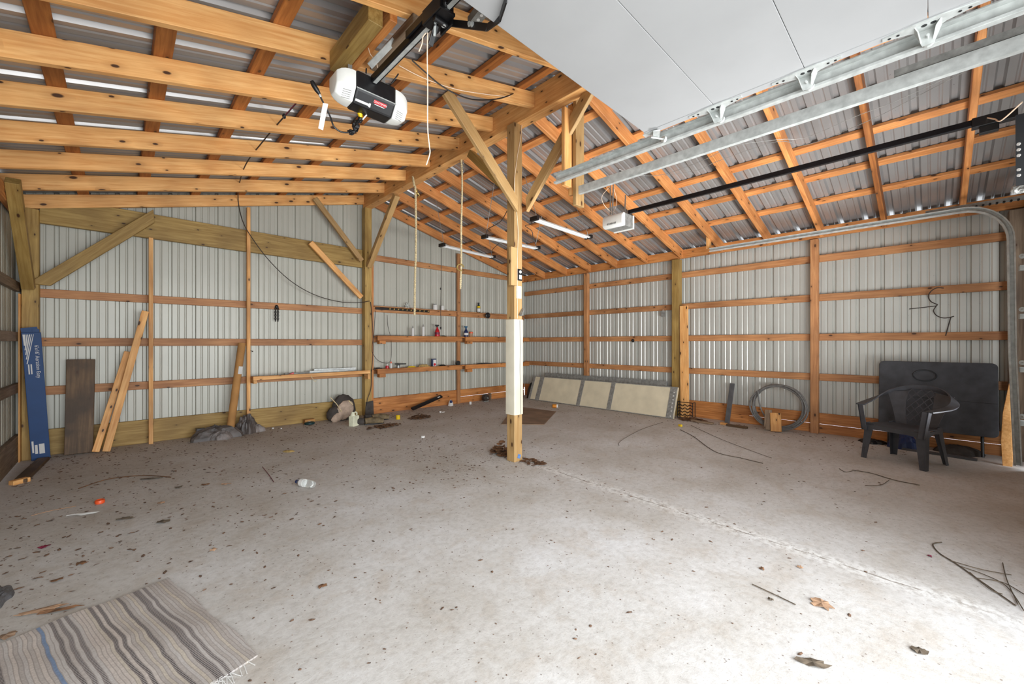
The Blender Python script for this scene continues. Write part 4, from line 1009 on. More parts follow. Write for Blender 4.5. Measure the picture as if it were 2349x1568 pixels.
m = MB(); c = pxz(706, 958); m.box((c.x-.04, c.y-.0, 0), (c.x+.11, c.y+.09, .075)); tag(m.build('wood_block', 'card', bevel=.003), 'small tan block on the floor against the skirt board', 'block')
G = empty('round_tin', pxz(709, 967), 'round dark green tin lying flat on the floor in front of the tan block', 'tin')
c = pxz(710, 966); m = MB(); m.lathe((c.x, c.y, 0), [(.07,0),(.078,.01),(.078,.03),(.06,.042),(.02,.046)], n=24); m.build('tin_body', 'greencan', G, smooth=True)
m = MB(); m.lathe((c.x, c.y-.0, .0455), [(.018,0),(.018,.004),(.0,.004)], n=12); m.build('tin_badge', 'ink', G)
# worn boots
BT = 'worn khaki boots by the ridge post'
def boot(px, py, rz, label):
    c = pxz(px, py); o = empty('boot', c, label, 'boot', BT, rz)
    m = MB(); m.tube(smoothpts([(-.14,0,.055),(-.06,0,.06),(.03,0,.055),(.11,0,.04),(.145,0,.032)],5), [.05]*5+[.052]*5+[.05]*5+[.042]*5+[.02], 12); m.build('upper', 'khaki', o, smooth=True, local=True)
    m = MB(); m.poly([(-.15,-.042,0),(.05,-.046,0),(.14,-.03,0),(.155,0,0),(.14,.03,0),(.05,.046,0),(-.15,.042,0)], (0,0,.018)); m.build('sole', 'black', o, local=True)
    m = MB(); m.tube(smoothpts([(-.16,0,.06),(-.20,0,.065),(-.26,0,.07)],4), .052, 12); m.build('shaft', 'darkcloth', o, smooth=True, local=True)
    return o
boot(858, 972, -.25, 'nearer khaki boot lying on its side beside the white jug')
boot(872, 963, -.1, 'farther khaki boot lying behind the other boot')
m = MB(); c = Vector((3.20, 6.93, 0)); m.poly([(c.x-.09,6.95,.0),(c.x+.07,6.95,.0),(c.x+.06,6.95,.27),(c.x-.075,6.95,.255)], (0,.018,0)); tag(m.build('rubber_flap', 'darkcloth', bevel=.003), 'dark rubber mat strip wrapped at the foot of the ridge post', 'mat')

# ================================================================ shelves on the right bay of the back wall
def wshelf(z, label, y0=6.90):
    o = empty('wall_shelf', (5.0, 7.0, z-.08), label, 'shelf', 'shelves along the right bay of the back wall')
    lumber('front_rail', (3.31, y0, z-.045), (5.19, y0, z-.045), .04, .09, 'orange', parent=o)
    lumber('front_rail', (5.28, y0, z-.045), (7.24, y0, z-.045), .04, .09, 'orange', parent=o)
    lumber('shelf_board', (3.31, (y0+.02+7.055)/2, z-.012), (7.24, (y0+.02+7.055)/2, z-.012), .13, .02, 'pine_dark', parent=o)
    lumber('bracket', (3.33, y0+.0, z-.12), (3.45, y0+.0, z-.12), .10, .06, 'orange', parent=o)
    lumber('bracket', (5.30, y0+.0, z-.12), (5.44, y0+.0, z-.12), .10, .06, 'orange', parent=o)
    return o
wshelf(1.435, 'middle wooden shelf on the back wall holding the red spray bottle')
wshelf(.835, 'lowest wooden shelf on the back wall littered with rags and cans')
zs1, zs2, zs3 = 1.425, .825, 1.982
Ys = 6.98
def at(px, y=Ys): return fy(px, 780, y).x
# magnetic tool strip on the girt
MS = empty('tool_strip', (3.85, 7.05, 1.9), 'long black tool strip with yellow hooks on the upper girt', 'tool rail')
xa, xb = fy(862,712,7.06).x, fy(985,715,7.06).x
m = MB(); m.box((xa, 7.055, 1.915), (xb, 7.078, 1.955)); m.build('strip_bar', 'black', MS, bevel=.002)
for k in range(10):
    x = fy(893 + k*9.8, 713, 7.05).x; m = MB(); m.cyl((x, 7.055, 1.938), (x, 7.02, 1.938), .012, 10); m.build('hook_knob', 'brass', MS)
# top girt clutter (standing on the girt's top edge)
def can(name, px, z, r, h, mat, label, cat='can', y=7.045, lid=None, group=None):
    x = at(px, y); m = MB(); m.lathe((x, y, z), [(r*.96,0),(r,.004),(r,h-.006),(r*.93,h)], n=20); o = m.build(name, mat, smooth=True); tag(o, label, cat, group)
    if lid: m = MB(); m.lathe((x, y, z+h), [(r*.7,0),(r*.7,.012),(r*.4,.014)], n=16); m.build('lid', lid, o, smooth=True)
    return o
zt = 1.977
wj = 'white tubs on the upper girt'
ledge = MB(); ledge.box((3.30, 6.99, 1.962), (7.22, 7.10, 1.976)); tag(ledge.build('ledge_board', 'girt'), 'thin ledge board along the upper girt carrying tubs and a bottle', 'ledge')
can('plastic_tub', 998, zt, .045, .105, 'ink', 'white tub with black marks standing left of a plain white tub', 'tub', lid='black', group=wj)
can('plastic_tub', 1015, zt, .032, .095, 'ink', 'plain narrow white tub on the upper girt', 'tub', group=wj)
m = MB(); x = at(1027, 7.04); m.box((x-.02,7.02,zt),(x+.02,7.05,zt+.018)); tag(m.build('paper_box', 'ink'), 'tiny flat white box beside the narrow white tub', 'box')
m = MB(); x = at(935, 7.04); m.ball((x,7.04,zt+.05),.05,.03,.05,jit=.2,seed=4); m.ball((x-.03,7.03,zt+.02),.03,.03,.025,jit=.2,seed=5); tag(m.build('plastic_bag', 'clear'), 'crumpled clear bag sitting above the tool strip', 'bag')
x = at(1098, 7.04); o = MB().lathe((x,7.04,zt), [(.036,0),(.04,.01),(.04,.11),(.03,.15),(.018,.18),(.018,.2)], n=18).build('bottle', 'greencan', smooth=True); tag(o, 'dark bottle with pale label standing on the upper girt', 'bottle')
MB().lathe((x,7.04,zt+.02), [(.0415,0),(.0415,.075)], n=18).build('bottle_label', 'ink', o, smooth=True); MB().lathe((x,7.04,zt+.11), [(.04,0),(.034,.04)], n=18).build('shoulder_label', 'yellow', o, smooth=True); MB().lathe((x,7.04,zt+.2), [(.021,0),(.021,.025)], n=14).build('bottle_cap', 'black', o)
m = MB(); x = at(1117, 7.0); m.lathe((x, 6.99, 1.925), [(.058,0),(.066,.01),(.066,.03),(.05,.04),(.05,.05)], (0,-1,0), 24); dsk = tag(m.build('hose_reel', 'black', smooth=True), 'round black disc hung on the upper girt near the centre post', 'disc')
m = MB(); m.lathe((x, 6.935, 1.925), [(.018,0),(.018,.008)], (0,-1,0), 14); m.build('disc_hub', 'darkgrey', dsk)
# middle shelf
cg = 'white caulk tubes on the middle shelf'
def caulk(px, h, label):
    x = at(px); o = tag(MB().lathe((x,Ys,zs1), [(.026,0),(.027,.004),(.027,h),(.02,h+.01)], n=16).build('caulk_tube', 'ink', smooth=True), label, 'tube', cg)
    MB().lathe((x,Ys,zs1+h+.01), [(.012,0),(.005,.045)], n=10).build('nozzle', 'galv_dull', o, smooth=True); return o
caulk(947, .155, 'plain white caulk tube with dark collar standing left on the middle shelf')
caulk(971, .19, 'taller white caulk tube with black marks standing on the middle shelf')
def spray(px, z, body, head, label, s=1.0, y=Ys):
    x = at(px, y); o = empty('spray_bottle', (x, y, z), label, 'spray bottle', 'trigger spray bottles on the middle shelf')
    MB().lathe((x,y,z), [(.05*s,0),(.054*s,.01),(.054*s,.10*s),(.04*s,.145*s),(.018*s,.185*s),(.016*s,.205*s)], n=20).build('bottle_body', body, o, smooth=True)
    MB().lathe((x,y,z+.05*s), [(.0555*s,0),(.0555*s,.05*s)], n=20).build('bottle_label', 'ink' if body != 'red' else 'maroon', o, smooth=True)
    m = MB(); m.cyl((x,y,z+.205*s),(x,y,z+.235*s),.02*s,14); m.bar((x-.045*s,y,z+.245*s),(x+.04*s,y,z+.245*s),.026*s,.03*s); m.build('spray_head', head, o, bevel=.003)
    m = MB(); m.bar((x+.03*s,y,z+.235*s),(x+.045*s,y,z+.185*s),.012*s,.008*s); m.build('trigger', 'ink', o); return o
spray(1003, zs1, 'red', 'black', 'red spray bottle with black trigger head on the middle shelf', .95)
spray(1069, zs1, 'navy', 'teal', 'blue spray bottle with turquoise trigger beside the orange-labelled can', .92)
x = at(1080, 6.97); o = tag(MB().lathe((x,6.965,zs1), [(.04,0),(.042,.01),(.042,.11),(.03,.13)], n=18).build('can', 'leaf2', smooth=True), 'small can with orange band next to the blue spray bottle', 'can')
MB().lathe((x,6.965,zs1+.085), [(.0428,0),(.0428,.03)], n=18).build('can_band', 'orangep', o, smooth=True)
m = MB(); m.ball((at(1018),Ys,zs1+.012),.06,.04,.02,jit=.2,seed=2); tag(m.build('glove', 'black'), 'flat black glove lying right of the red spray bottle', 'glove')
m = MB(); m.box((at(1140,6.95),6.93,zs1),(at(1160,6.95),6.98,zs1+.012)); tag(m.build('metal_scrap', 'cord'), 'small dark scrap at the right end of the middle shelf', 'scrap')
for k, (x0, x1) in enumerate(((862, 885), (888, 925), (928, 942))):
    m = MB(); m.bar((at(x0),6.97,zs1+.008),(at(x1),6.96,zs1+.008),.02,.014); tag(m.build('tool', 'cord'), ('thin dark tool lying at the left end of the middle shelf', 'thin dark tool lying in the left part of the middle shelf', 'short dark tool left of the plain caulk tube')[k], 'tool', 'dark tools on the middle shelf')
# lowest shelf
x = at(995, 6.98); o = tag(MB().box((x-.045,6.95,zs2),(x+.045,7.01,zs2+.16)).build('metal_can', 'navy', bevel=.006), 'rectangular blue can with white and red label on the lowest shelf', 'can')
MB().box((x-.03,6.9485,zs2+.012),(x+.038,6.95,zs2+.14)).build('can_label', 'ink', o); MB().cyl((x+.004,6.948,zs2+.045),(x+.004,6.9495,zs2+.045),.027,18).build('label_spot', 'red', o)
def heap2(px, w, h, mat, seed, name, label, cat, z=zs2):
    o = heap(name, (at(px, 6.97), 6.975, z), w, .05, h, mat, seed, None, .3, 20, 8); return tag(o, label, cat)
heap2(972, .13, .075, 'rag', 21, 'rag_pile', 'tan and red rag heap left of the blue can', 'rag')
heap2(944, .10, .045, 'yellow', 22, 'leather_glove', 'flattened dusty yellow glove left of the rag heap', 'glove')
heap2(1015, .09, .05, 'black', 23, 'dark_rag', 'black cloth lump right of the blue can', 'rag')
heap2(868, .09, .045, 'cord', 24, 'scrap_pile', 'dark scraps at the left end of the lowest shelf', 'scrap')
o = tag(MB().lathe((at(888,6.97),6.97,zs2), [(.03,0),(.03,.05),(.02,.06)], n=14).build('bottle', 'red', smooth=True), 'small red bottle on the left part of the lowest shelf', 'bottle'); MB().lathe((at(888,6.97),6.97,zs2+.06), [(.014,0),(.012,.03)], n=10).build('bottle_cap', 'ink', o)
o = tag(MB().lathe((at(897,6.99),6.99,zs2), [(.022,0),(.022,.08),(.010,.1)], n=14).build('bottle', 'ink', smooth=True), 'small white bottle beside the small red bottle', 'bottle'); MB().lathe((at(897,6.99),6.99,zs2+.1), [(.014,0),(.014,.03)], n=10).build('bottle_cap', 'orangep', o)
o = tag(MB().lathe((at(914,6.98),6.98,zs2), [(.028,0),(.028,.055)], n=14).build('jar', 'galv', smooth=True), 'small grey jar right of the little bottles', 'jar'); MB().lathe((at(914,6.98),6.98,zs2+.055), [(.029,0),(.029,.012)], n=14).build('jar_lid', 'black', o)
m = MB(); m.bar((at(905),6.96,zs2+.085),(at(930),6.96,zs2+.08),.02,.02); m.cyl((at(914),6.955,zs2+.0),(at(914),6.955,zs2+.08),.006,8); tag(m.build('mallet', 'black'), 'small black mallet leaning on the lowest shelf', 'mallet')
m = MB(); m.lathe((at(1049,6.95),6.95,zs2+.055), [(.045,0),(.05,.01),(.05,.04)], (0,-1,0), 18); tag(m.build('tape_roll', 'black'), 'black roll standing in front of the stud on the lowest shelf', 'roll')
m = MB(); m.ball((at(1110,6.97),6.97,zs2+.012),.22,.05,.018,jit=.1,seed=3); tag(m.build('dark_board', 'darkcloth', smooth=True), 'long flat dark sheet on the right part of the lowest shelf', 'sheet')
# cord on lower shelf wall
pt = [fy(x, y, 6.99) for x, y in ((861,712),(858,760),(853,800),(858,815),(870,828),(890,832),(897,820),(897,780),(890,748),(888,722))]
tag(MB().tube(smoothpts(pt, 6), .0045, 6).build('cable', 'cord', smooth=True), 'thin dark cable looping between the tool strip and the lowest shelf', 'cable')

# ================================================================ floor by the back wall, right bay
SC = empty('saw_case', pxz(980, 925), 'long black scabbard propped on the skirt board of the back wall', 'scabbard')
a = fy(1013, 908, 7.0); b = fy(945, 938, 6.80)
m = MB(); m.bar(a, b, .075, .03, up=(0,-.5,.8)); m.build('scabbard_body', 'black', SC, bevel=.012)
m = MB(); c = a.lerp(b, .08)+Vector((0,-.02,.012)); m.bar(c, a.lerp(b,.16)+Vector((0,-.02,.012)), .02, .006, up=(0,-.5,.8)); m.build('scabbard_label', 'ink', SC)
def floor_heap(name, px, py, rx, ry, rz, mat, seed, label, cat, z=0.0, jit=.3, kind=None):
    c = pxz(px, py); return tag(heap(name, (c.x, c.y, z), rx, ry, rz, mat, seed, None, jit, 22, 8), label, cat, None, kind)
floor_heap('crumpled_bag', 1034, 920, .05, .04, .16, 'ink', 33, 'crumpled white and blue bag standing by the back wall stud', 'bag')
m = MB(); c = pxz(1033, 922); m.ball((c.x, c.y-.03, .09), .03,.02,.03, jit=.2, seed=1); tag(m.build('bag_print', 'navy'), 'blue printed corner of the crumpled bag by the stud', 'bag')
m = MB(); c = pxz(1079, 927); m.lathe((c.x,c.y,0), [(.024,0),(.026,.005),(.026,.055),(.022,.06)], n=14); tag(m.build('small_cup', 'ink', smooth=True), 'little white cup on the floor between stud and centre post', 'cup')
m = MB(); c = pxz(913, 961); m.lathe((c.x,c.y,0), [(.033,0),(.036,.006),(.036,.065),(.03,.072)], n=16); tag(m.build('small_cup', 'yellow', smooth=True), 'bright yellow cup on the floor in front of the back wall', 'cup')
m = MB(); c = pxz(970, 1003); m.lathe((c.x,c.y,0), [(.026,0),(.028,.004),(.028,.022),(.024,.026)], n=16); tag(m.build('plastic_disc', 'ink', smooth=True), 'round white cap alone on the floor left of the centre post', 'cap')
m = MB(); c = pxz(1010, 946); m.lathe((c.x,c.y,0), [(.018,0),(.02,.03)], n=12); m.box((c.x+.03,c.y-.02,0),(c.x+.09,c.y+.01,.012)); tag(m.build('paper_scrap', 'ink'), 'small white litter behind the debris pile', 'litter')
MO = empty('motor', pxz(1124, 922), 'small dark round motor on the floor by the back wall', 'motor')
c = Vector((pxz(1124,922).x, 6.95, 0)); MB().lathe((c.x, c.y, .085), [(.04,0),(.08,.01),(.085,.05),(.07,.09),(.03,.1)], (0,-1,0), 20).build('motor_body', 'cord', MO, smooth=True)
m = MB(); m.box((c.x-.07,c.y-.08,0),(c.x+.07,c.y+.02,.02)); m.build('motor_foot', 'galv_dull', MO); MB().cyl((c.x,c.y-.09,.085),(c.x,c.y-.13,.085),.012,10).build('shaft', 'galv', MO)
m = MB(); x = pxz(1143,920).x; m.box((x-.03,6.96,0),(x+.0,7.04,.16)); tag(m.build('wood_offcut', 'weather'), 'short offcut standing by the back wall left of the centre post', 'offcut')
floor_heap('dark_bag', 1222, 905, .18, .12, .48, 'black', 35, 'black plastic bag standing in the far corner behind the leaned panels', 'bag', jit=.12)
def leafpile(px, py, rx, ry, rz, n, seed, label, hi=None):
    rn = random.Random(seed); c = pxz(px, py); m = MB()
    for k in range(n):
        a = rn.uniform(0, 6.28); q = rn.random()**.7; x = c.x+rx*q*math.cos(a); y = c.y+ry*q*math.sin(a); z = rz*(1-q)*rn.random(); r = rn.uniform(.008, .026)
        m3 = Matrix.Rotation(rn.uniform(0,6.28),3,'Z') @ Matrix.Rotation(rn.uniform(-.9,.9)*(1-q*.7),3,'X')
        vs = [Vector((x,y,z+.004)) + m3 @ Vector((math.cos(t)*r*(1.5+rn.random()), math.sin(t)*r, rn.random()*.006)) for t in (0, 1.1, 2.2, 3.3, 4.4, 5.4)]
        vs = [Vector((p.x,p.y,max(p.z,.001))) for p in vs]; m.add(vs + [p+Vector((0,0,.0015)) for p in vs], [(5,4,3,2,1,0),(6,7,8,9,10,11)]+[(i,(i+1)%6,6+(i+1)%6,6+i) for i in range(6)])
    return tag(m.build('leaf_pile', 'litterp', origin=(c.x,c.y,0)), label, 'leaf pile', None, 'stuff')
M['litterp'] = wood('leaf_litter', (128, 92, 62), (72, 50, 36), knots=0)
leafpile(1150, 1040, .10, .16, .17, 150, 32, 'pile of dead brown leaves heaped against the foot of the centre post')
leafpile(963, 958, .20, .13, .08, 150, 31, 'low pile of brown debris in front of the black scabbard')
leafpile(1590, 964, .16, .22, .05, 110, 36, 'grey brown tangle of leaves at the foot of the wire rack')
leafpile(880, 978, .30, .14, .03, 110, 37, 'loose brown leaves around the two worn boots')
leafpile(1222, 1060, .09, .14, .008, 34, 38, 'thin scatter of dead leaves right of the centre post foot')
# brown sheet on the floor
c4 = [pxz(1150,973), pxz(1248,974), pxz(1276,944), pxz(1180,932)]
m = MB(); m.poly([Vector((p.x,p.y,.001)) for p in c4], (0,0,.008)); tag(m.build('floor_mat', 'mat'), 'flat brown sheet lying on the floor just behind the centre post', 'mat')
# amber pill bottle
PB = empty('pill_bottle', pxz(1272, 935), 'small amber bottle with white cap lying in front of the leaned panels', 'bottle')
c = pxz(1272, 935); MB().lathe((c.x-.03,c.y+.03,.036), [(.03,0),(.034,.006),(.034,.08)], (.75,-.65,0), 16).build('bottle_body', 'amber', PB, smooth=True)
MB().lathe(Vector((c.x-.03,c.y+.03,.036))+Vector((.75,-.65,0)).normalized()*.08, [(.036,0),(.036,.028),(.03,.03)], (.75,-.65,0), 16).build('bottle_cap', 'ink', PB, smooth=True)

# ================================================================ leaned door panels, right wall
def leaned_panel(y0, y1, x_bot, x_top, h, label, segs, mat='cream', zb=.005, thick=.045, tilt=0.0):
    o = empty('door_section', (x_bot, (y0+y1)/2, 0), label, 'door panel', 'old door sections leaned on the right wall')
    d = Vector((x_top-x_bot, 0, h)).normalized(); n = Vector((-d.z, 0, d.x)); Ls = Vector((x_top-x_bot,0,h)).length
    f = lambda y, v, t: Vector((x_bot, y, zb + tilt*(y1-y))) + d*v + n*t
    def slab(ya, yb, va, vb, ta, tb, nm, mt):
        m = MB(); m.add([f(ya,va,ta),f(yb,va,ta),f(yb,vb,ta),f(ya,vb,ta),f(ya,va,tb),f(yb,va,tb),f(yb,vb,tb),f(ya,vb,tb)], [(0,1,2,3),(7,6,5,4),(0,4,5,1),(1,5,6,2),(2,6,7,3),(3,7,4,0)]); return m.build(nm, mt, o, bevel=.0015)
    slab(y0, y1, 0, Ls, -thick, 0, 'panel_core', mat)
    for ya, yb in segs: slab(ya, yb, .012, Ls-.012, 0, .006, 'stile_strip', 'galv_dull')
    slab(y0, y1, Ls-.014, Ls, -.001, .009, 'edge_rail', 'galv_dull'); slab(y0, y1, 0, .014, -.001, .009, 'edge_rail', 'galv_dull')
    return o, f, Ls
pbR = pxz(1545, 963); pbL = pxz(1212, 915)
yR = 3.07; yL = 6.50
o, f, Ls = leaned_panel(yR, yL, 6.79, 6.99, .525, 'cream insulated door section leaning on the right wall, the front one',
    [(3.075, 3.20), (fx(1402,900,6.9).y-.05, fx(1402,900,6.9).y+.04), (fx(1332,900,6.9).y-.05, fx(1332,900,6.9).y+.04), (6.16, 6.28), (6.43, 6.495)])
m = MB()
for v in (.04,.13,.2,.27,.33,.4,.46): c = f(3.12, v, .0065); m.cyl(c, c+Vector((-.004,0,.001)), .011, 8)
m.build('rivet', 'ink', o)
o2, f2, Ls2 = leaned_panel(3.35, 6.3, 7.08, 7.17, .60, 'second door section hidden behind the front cream one', [(3.36,3.48)], 'galv_dull')
# leaning board and wire rack beside the treated post
lumber('board', (7.06, 2.98, .01), (7.17, 3.045, 1.96), .14, .04, 'pine', 'tall pine board leaning beside the treated post on the right wall', 'board', up=(1,0,0))
RK = empty('wire_rack', (7.08, 2.95, 0), 'small black wire rack with wavy bars at the foot of the tall leaning board', 'rack')
m = MB(); xk = 6.99; ya_, yb_ = 2.82, 3.08
for y in (ya_, yb_): m.tube([(xk,y,.0),(xk,y,.28)], .006, 6); m.tube([(xk+.1,y,.0),(xk+.1,y,.28)], .006, 6); m.tube([(xk,y,.28),(xk+.1,y,.28)], .006, 6)
m.tube([(xk,ya_,.28),(xk,yb_,.28)], .006, 6); m.tube([(xk,ya_,.004),(xk,yb_,.004)], .006, 6); m.build('rack_frame', 'black', RK)
for k in range(4):
    m = MB(); m.tube(smoothpts([(xk-.002, ya_+(yb_-ya_)*t/6, .06+k*.055+(.018 if t % 2 else -.01)) for t in range(7)], 4), .007, 6); m.build('wavy_bar', 'black', RK)
# grey plastic trim board
a = fx(1657, 966, 7.02); t = fx(1660, 868, 7.15)
lumber('plastic_board', (7.06, 2.30, .01), (7.22, 2.27, .64), .02, .072, 'pvc', 'dark grey plastic board leaning on the skirt boards of the right wall', 'board', up=(0,1,0))
# wood litter
rn = random.Random(4)
for k, (x, y, l, w, ang, mt, lb) in enumerate(((1610,970,.35,.06,.1,'weather','grey offcut lying along the skirt left of the plastic board'),(1660,974,.10,.05,0,'pine','short bright offcut in front of the plastic board'),(1690,980,.30,.05,.05,'brownb','brown offcut lying between plastic board and pipe coil'),(1560,978,.05,.035,.4,'yellow','tiny yellow lump on the floor near the wire rack'))):
    c = pxz(x, y); lumber('wood_scrap', (c.x, c.y-l/2, .018), (c.x+.02, c.y+l/2, .018), w, .032, mt, lb, 'offcut' if k < 3 else 'lump', 'offcuts along the right wall')
# coil of pipe
PC = empty('pipe_coil', (7.08, 1.6, 0), 'big coil of grey flexible pipe standing against the right wall', 'pipe coil')
rn = random.Random(11); m = MB(); pts = []
turns = 6
for i in range(turns*40):
    t = 2*math.pi*i/40; k = i/40
    ry = .335 + .016*math.sin(k*2.1) + .006*math.sin(5*t+k); rz_ = .315 + .016*math.cos(k*1.7)
    cy = 1.60 + .02*math.sin(k*1.3); x = 7.02 + .022*(k % 3) + .025*math.cos(k*2.2)
    pts.append((x + .07*(.5+.5*math.sin(t))*1.0, cy + ry*math.cos(t), .345 + rz_*math.sin(t)))
m.tube(pts, .0125, 8); m.build('coiled_pipe', 'pipe', PC, smooth=True)
m = MB(); m.tube(smoothpts([(7.05,1.86,.58),(7.06,1.82,.30),(7.06,1.70,.10),(7.05,1.60,.05)]), .0105, 8); m.build('loose_end', 'pipe', PC, smooth=True)
sg = 'wood blocks in front of the pipe coil'
lumber('wood_block', (6.93, 1.70, .01), (6.99, 1.70, .30), .03, .09, 'weather', 'greyer wood block standing in front of the pipe coil', 'block', sg, up=(0,1,0))
lumber('wood_block', (6.88, 1.575, .01), (6.95, 1.60, .27), .035, .135, 'pine', 'pale knotty wood block leaning in front of the pipe coil', 'block', sg, up=(0,1,0))

# ================================================================ folding table leaning on the wall
TB = empty('folding_table', (7.0, 0, .2), 'dark plastic table top with rounded corners standing against the right wall behind the chair', 'table')
def rrect(y0, y1, z0, z1, r, n=6):
    pts = []
    for (cy, cz, a0) in ((y1-r, z1-r, 0), (y0+r, z1-r, 90), (y0+r, z0+r, 180), (y1-r, z0+r, 270)):
        for k in range(n+1): a = math.radians(a0+90*k/n); pts.append((cy+r*math.cos(a), cz+r*math.sin(a)))
    return pts
ty0, ty1, tz0, tz1 = -.52, .475, .245, 1.07
def tx(z): return 6.98 + (z-tz0)*.14
m = MB(); pts = rrect(ty0, ty1, tz0, tz1, .05)
m.poly([(tx(z), y, z) for y, z in pts], (.05,0,0)); m.build('table_top', 'table', TB, bevel=.008)
m = MB(); m.bar((tx(.62)-.001, ty0+.005, .62), (tx(.62)-.001, .16, .64), .004, .006); m.build('fold_seam', 'black', TB)
m = MB(); cc_ = Vector((tx(.9)-.006, .06, .905)); m.tube([cc_+Vector((.14*.06*math.sin(a), .10*math.cos(a), .065*math.sin(a))) for a in [2*math.pi*i/28 for i in range(28)]], .006, 6, closed=True); m.build('carry_ring', 'black', TB)
for y in (-.40, .38):
    m = MB(); m.tube([(7.06, y, .26), (7.02, y, .10), (6.99, y, .012)], .014, 8); m.build('leg', 'black', TB, smooth=True)
# things under the table
floor_heap('blue_crate', 2075, 1028, .10, .15, .24, 'navy', 41, 'dark blue crumpled tarp bundle beneath the leaning table', 'tarp bundle', jit=.15)
floor_heap('dark_cloth', 2200, 1035, .13, .20, .13, 'darkcloth', 42, 'dark cloth lump on the floor right of the chair', 'cloth', jit=.2)
floor_heap('dark_cloth', 2000, 1015, .10, .14, .07, 'black', 43, 'low black lump on the floor behind the left chair leg', 'cloth', jit=.2)
m = MB(); c = pxz(2240,1050); m.bar((6.80, -.35, .012), (6.88, .25, .012), .07, .022); tag(m.build('metal_bar', 'pvc'), 'flat dark bar lying on the floor below the table', 'bar')
# split board in the right corner
m = MB(); a = fy(2300, 1062, -.60); 
pts = [(6.74,-.59,.0),(6.74,-.525,.0),(6.76,-.515,.25),(6.79,-.53,.55),(6.82,-.575,.87),(6.83,-.60,.86),(6.80,-.605,.5),(6.77,-.60,.25)]
m.poly(pts, (.035,.0,0)); tag(m.build('split_board', 'pine'), 'split jagged board leaning in the corner beside the closed door track', 'board')
pt = [fx(2330,870,6.9), fx(2322,920,6.9), fx(2328,950,6.9), fx(2338,985,6.9)]
tag(MB().tube(smoothpts(pt), .004, 6).build('wire', 'rope'), 'thin pale wire beside the split board in the right corner', 'wire')
# bent dark wire on the right wall
m = MB(); Xw = 7.24
def W(*p): return smoothpts([fx(x, y, Xw) for x, y in p], 6)
k_ = lambda zx, zy: (2000+zx*.12772, 640+zy*.12772)
m.tube(W(k_(1290,160),k_(1170,155),k_(1060,220),k_(1015,310),k_(1060,400),k_(1180,455)), .0055, 6)
m.tube(W(k_(670,535),k_(900,510),k_(1150,480)), .0055, 6)
m.tube(W(k_(1180,455),k_(1110,560),k_(1160,650),k_(1280,695),k_(1400,685),k_(1475,665)), .0055, 6)
m.tube(W(k_(1420,680),k_(1370,850),k_(1325,1015)), .0055, 6)
tag(m.build('bent_wire', 'cord', smooth=True), 'bent dark wire hanging on the right wall above the table', 'wire')
m = MB(); c = fx(1521, 720, 7.26); m.box((7.25,c.y-.035,c.z-.05),(7.268,c.y+.035,c.z+.05)); o = tag(m.build('paper_tag', 'galv_dull', bevel=.002), 'small grey metal tag hung on the right wall girt left of the treated post', 'tag')
m = MB(); m.tube([(7.255,c.y,c.z+.05),(7.262,c.y,c.z+.085)], .004, 6); m.build('nail', 'ink', o)
m = MB(); c = fx(1452, 781, 7.265); m.ball(c, .012,.03,.03, jit=.3, seed=5); tag(m.build('cord_clump', 'black'), 'little black clump stuck on the right wall girt', 'clump')

# ================================================================ plastic armchair
CH = empty('plastic_armchair', (6.20, .20, 0), 'dark grey plastic armchair with lattice back in front of the leaning table', 'chair')
fd = Vector((-.45, .20, 0)).normalized(); CH.rotation_euler = (0, 0, math.atan2(fd.y, fd.x))
# local: +x = front, y = left/right ; half width .29, depth .24
hw, fx_, bx_ = .285, .235, -.22
seatz = .40
def leg(x0, y0, x1, y1, z1, w0, w1):
    """V-section leg from floor (x0,y0) up to (x1,y1,z1)"""
    m = MB(); sx = 1 if x0 > 0 else -1; sy = 1 if y0 > 0 else -1
    vs = []
    for (x, y, z, w) in ((x0,y0,0,w0),(x1,y1,z1,w1)):
        t = .006
        for px, py in ((0,0),(-sx*w,0),(-sx*w,-sy*t),(-sx*t,-sy*t),(-sx*t,-sy*w),(0,-sy*w)):
            vs.append((x+px, y+py, z))
    m.add(vs, [(0,1,7,6),(1,2,8,7),(2,3,9,8),(3,4,10,9),(4,5,11,10),(5,0,6,11),(0,5,4,3,2,1),(6,7,8,9,10,11)])
    # centre rib
    return m
for sy in (-1, 1):
    m = leg(.250, sy*.285, .215, sy*.262, seatz, .05, .085)
    m.bar((.247, sy*.268, .0), (.208, sy*.245, seatz), .012, .012, up=(1,0,0)); m.build('leg', 'darkgrey', CH, local=True)
    m = leg(-.255, sy*.245, -.195, sy*.215, seatz, .045, .08); m.build('leg', 'darkgrey', CH, local=True)
# seat
m = MB(); nx, ny = 10, 12; vs = []; fs = []
for i in range(nx+1):
    for j in range(ny+1):
        u, v = i/nx, j/ny; x = -.21 + .44*u; w = .215 + .05*u; y = (v*2-1)*w
        z = seatz - .018*math.sin(math.pi*u)*(1-(v*2-1)**2) - .02*(u**6) - .015*(1-u)
        vs.append((x, y, z))
for i in range(nx):
    for j in range(ny): a = i*(ny+1)+j; fs.append((a, a+1, a+ny+2, a+ny+1))
N0 = len(vs); vs2 = [(x, y, z-.008) for x, y, z in vs]; m.add(vs+vs2, fs+[tuple(N0+k for k in reversed(f)) for f in fs] + [(i*(ny+1), (i+1)*(ny+1), N0+(i+1)*(ny+1), N0+i*(ny+1)) for i in range(nx)] + [((i+1)*(ny+1)+ny, i*(ny+1)+ny, N0+i*(ny+1)+ny, N0+(i+1)*(ny+1)+ny) for i in range(nx)])
m.poly([(.225,-.262,seatz-.02),(.225,.262,seatz-.02),(.232,.262,seatz-.09),(.232,.15,seatz-.065),(.232,-.15,seatz-.065),(.232,-.262,seatz-.09)], (.007,0,0))
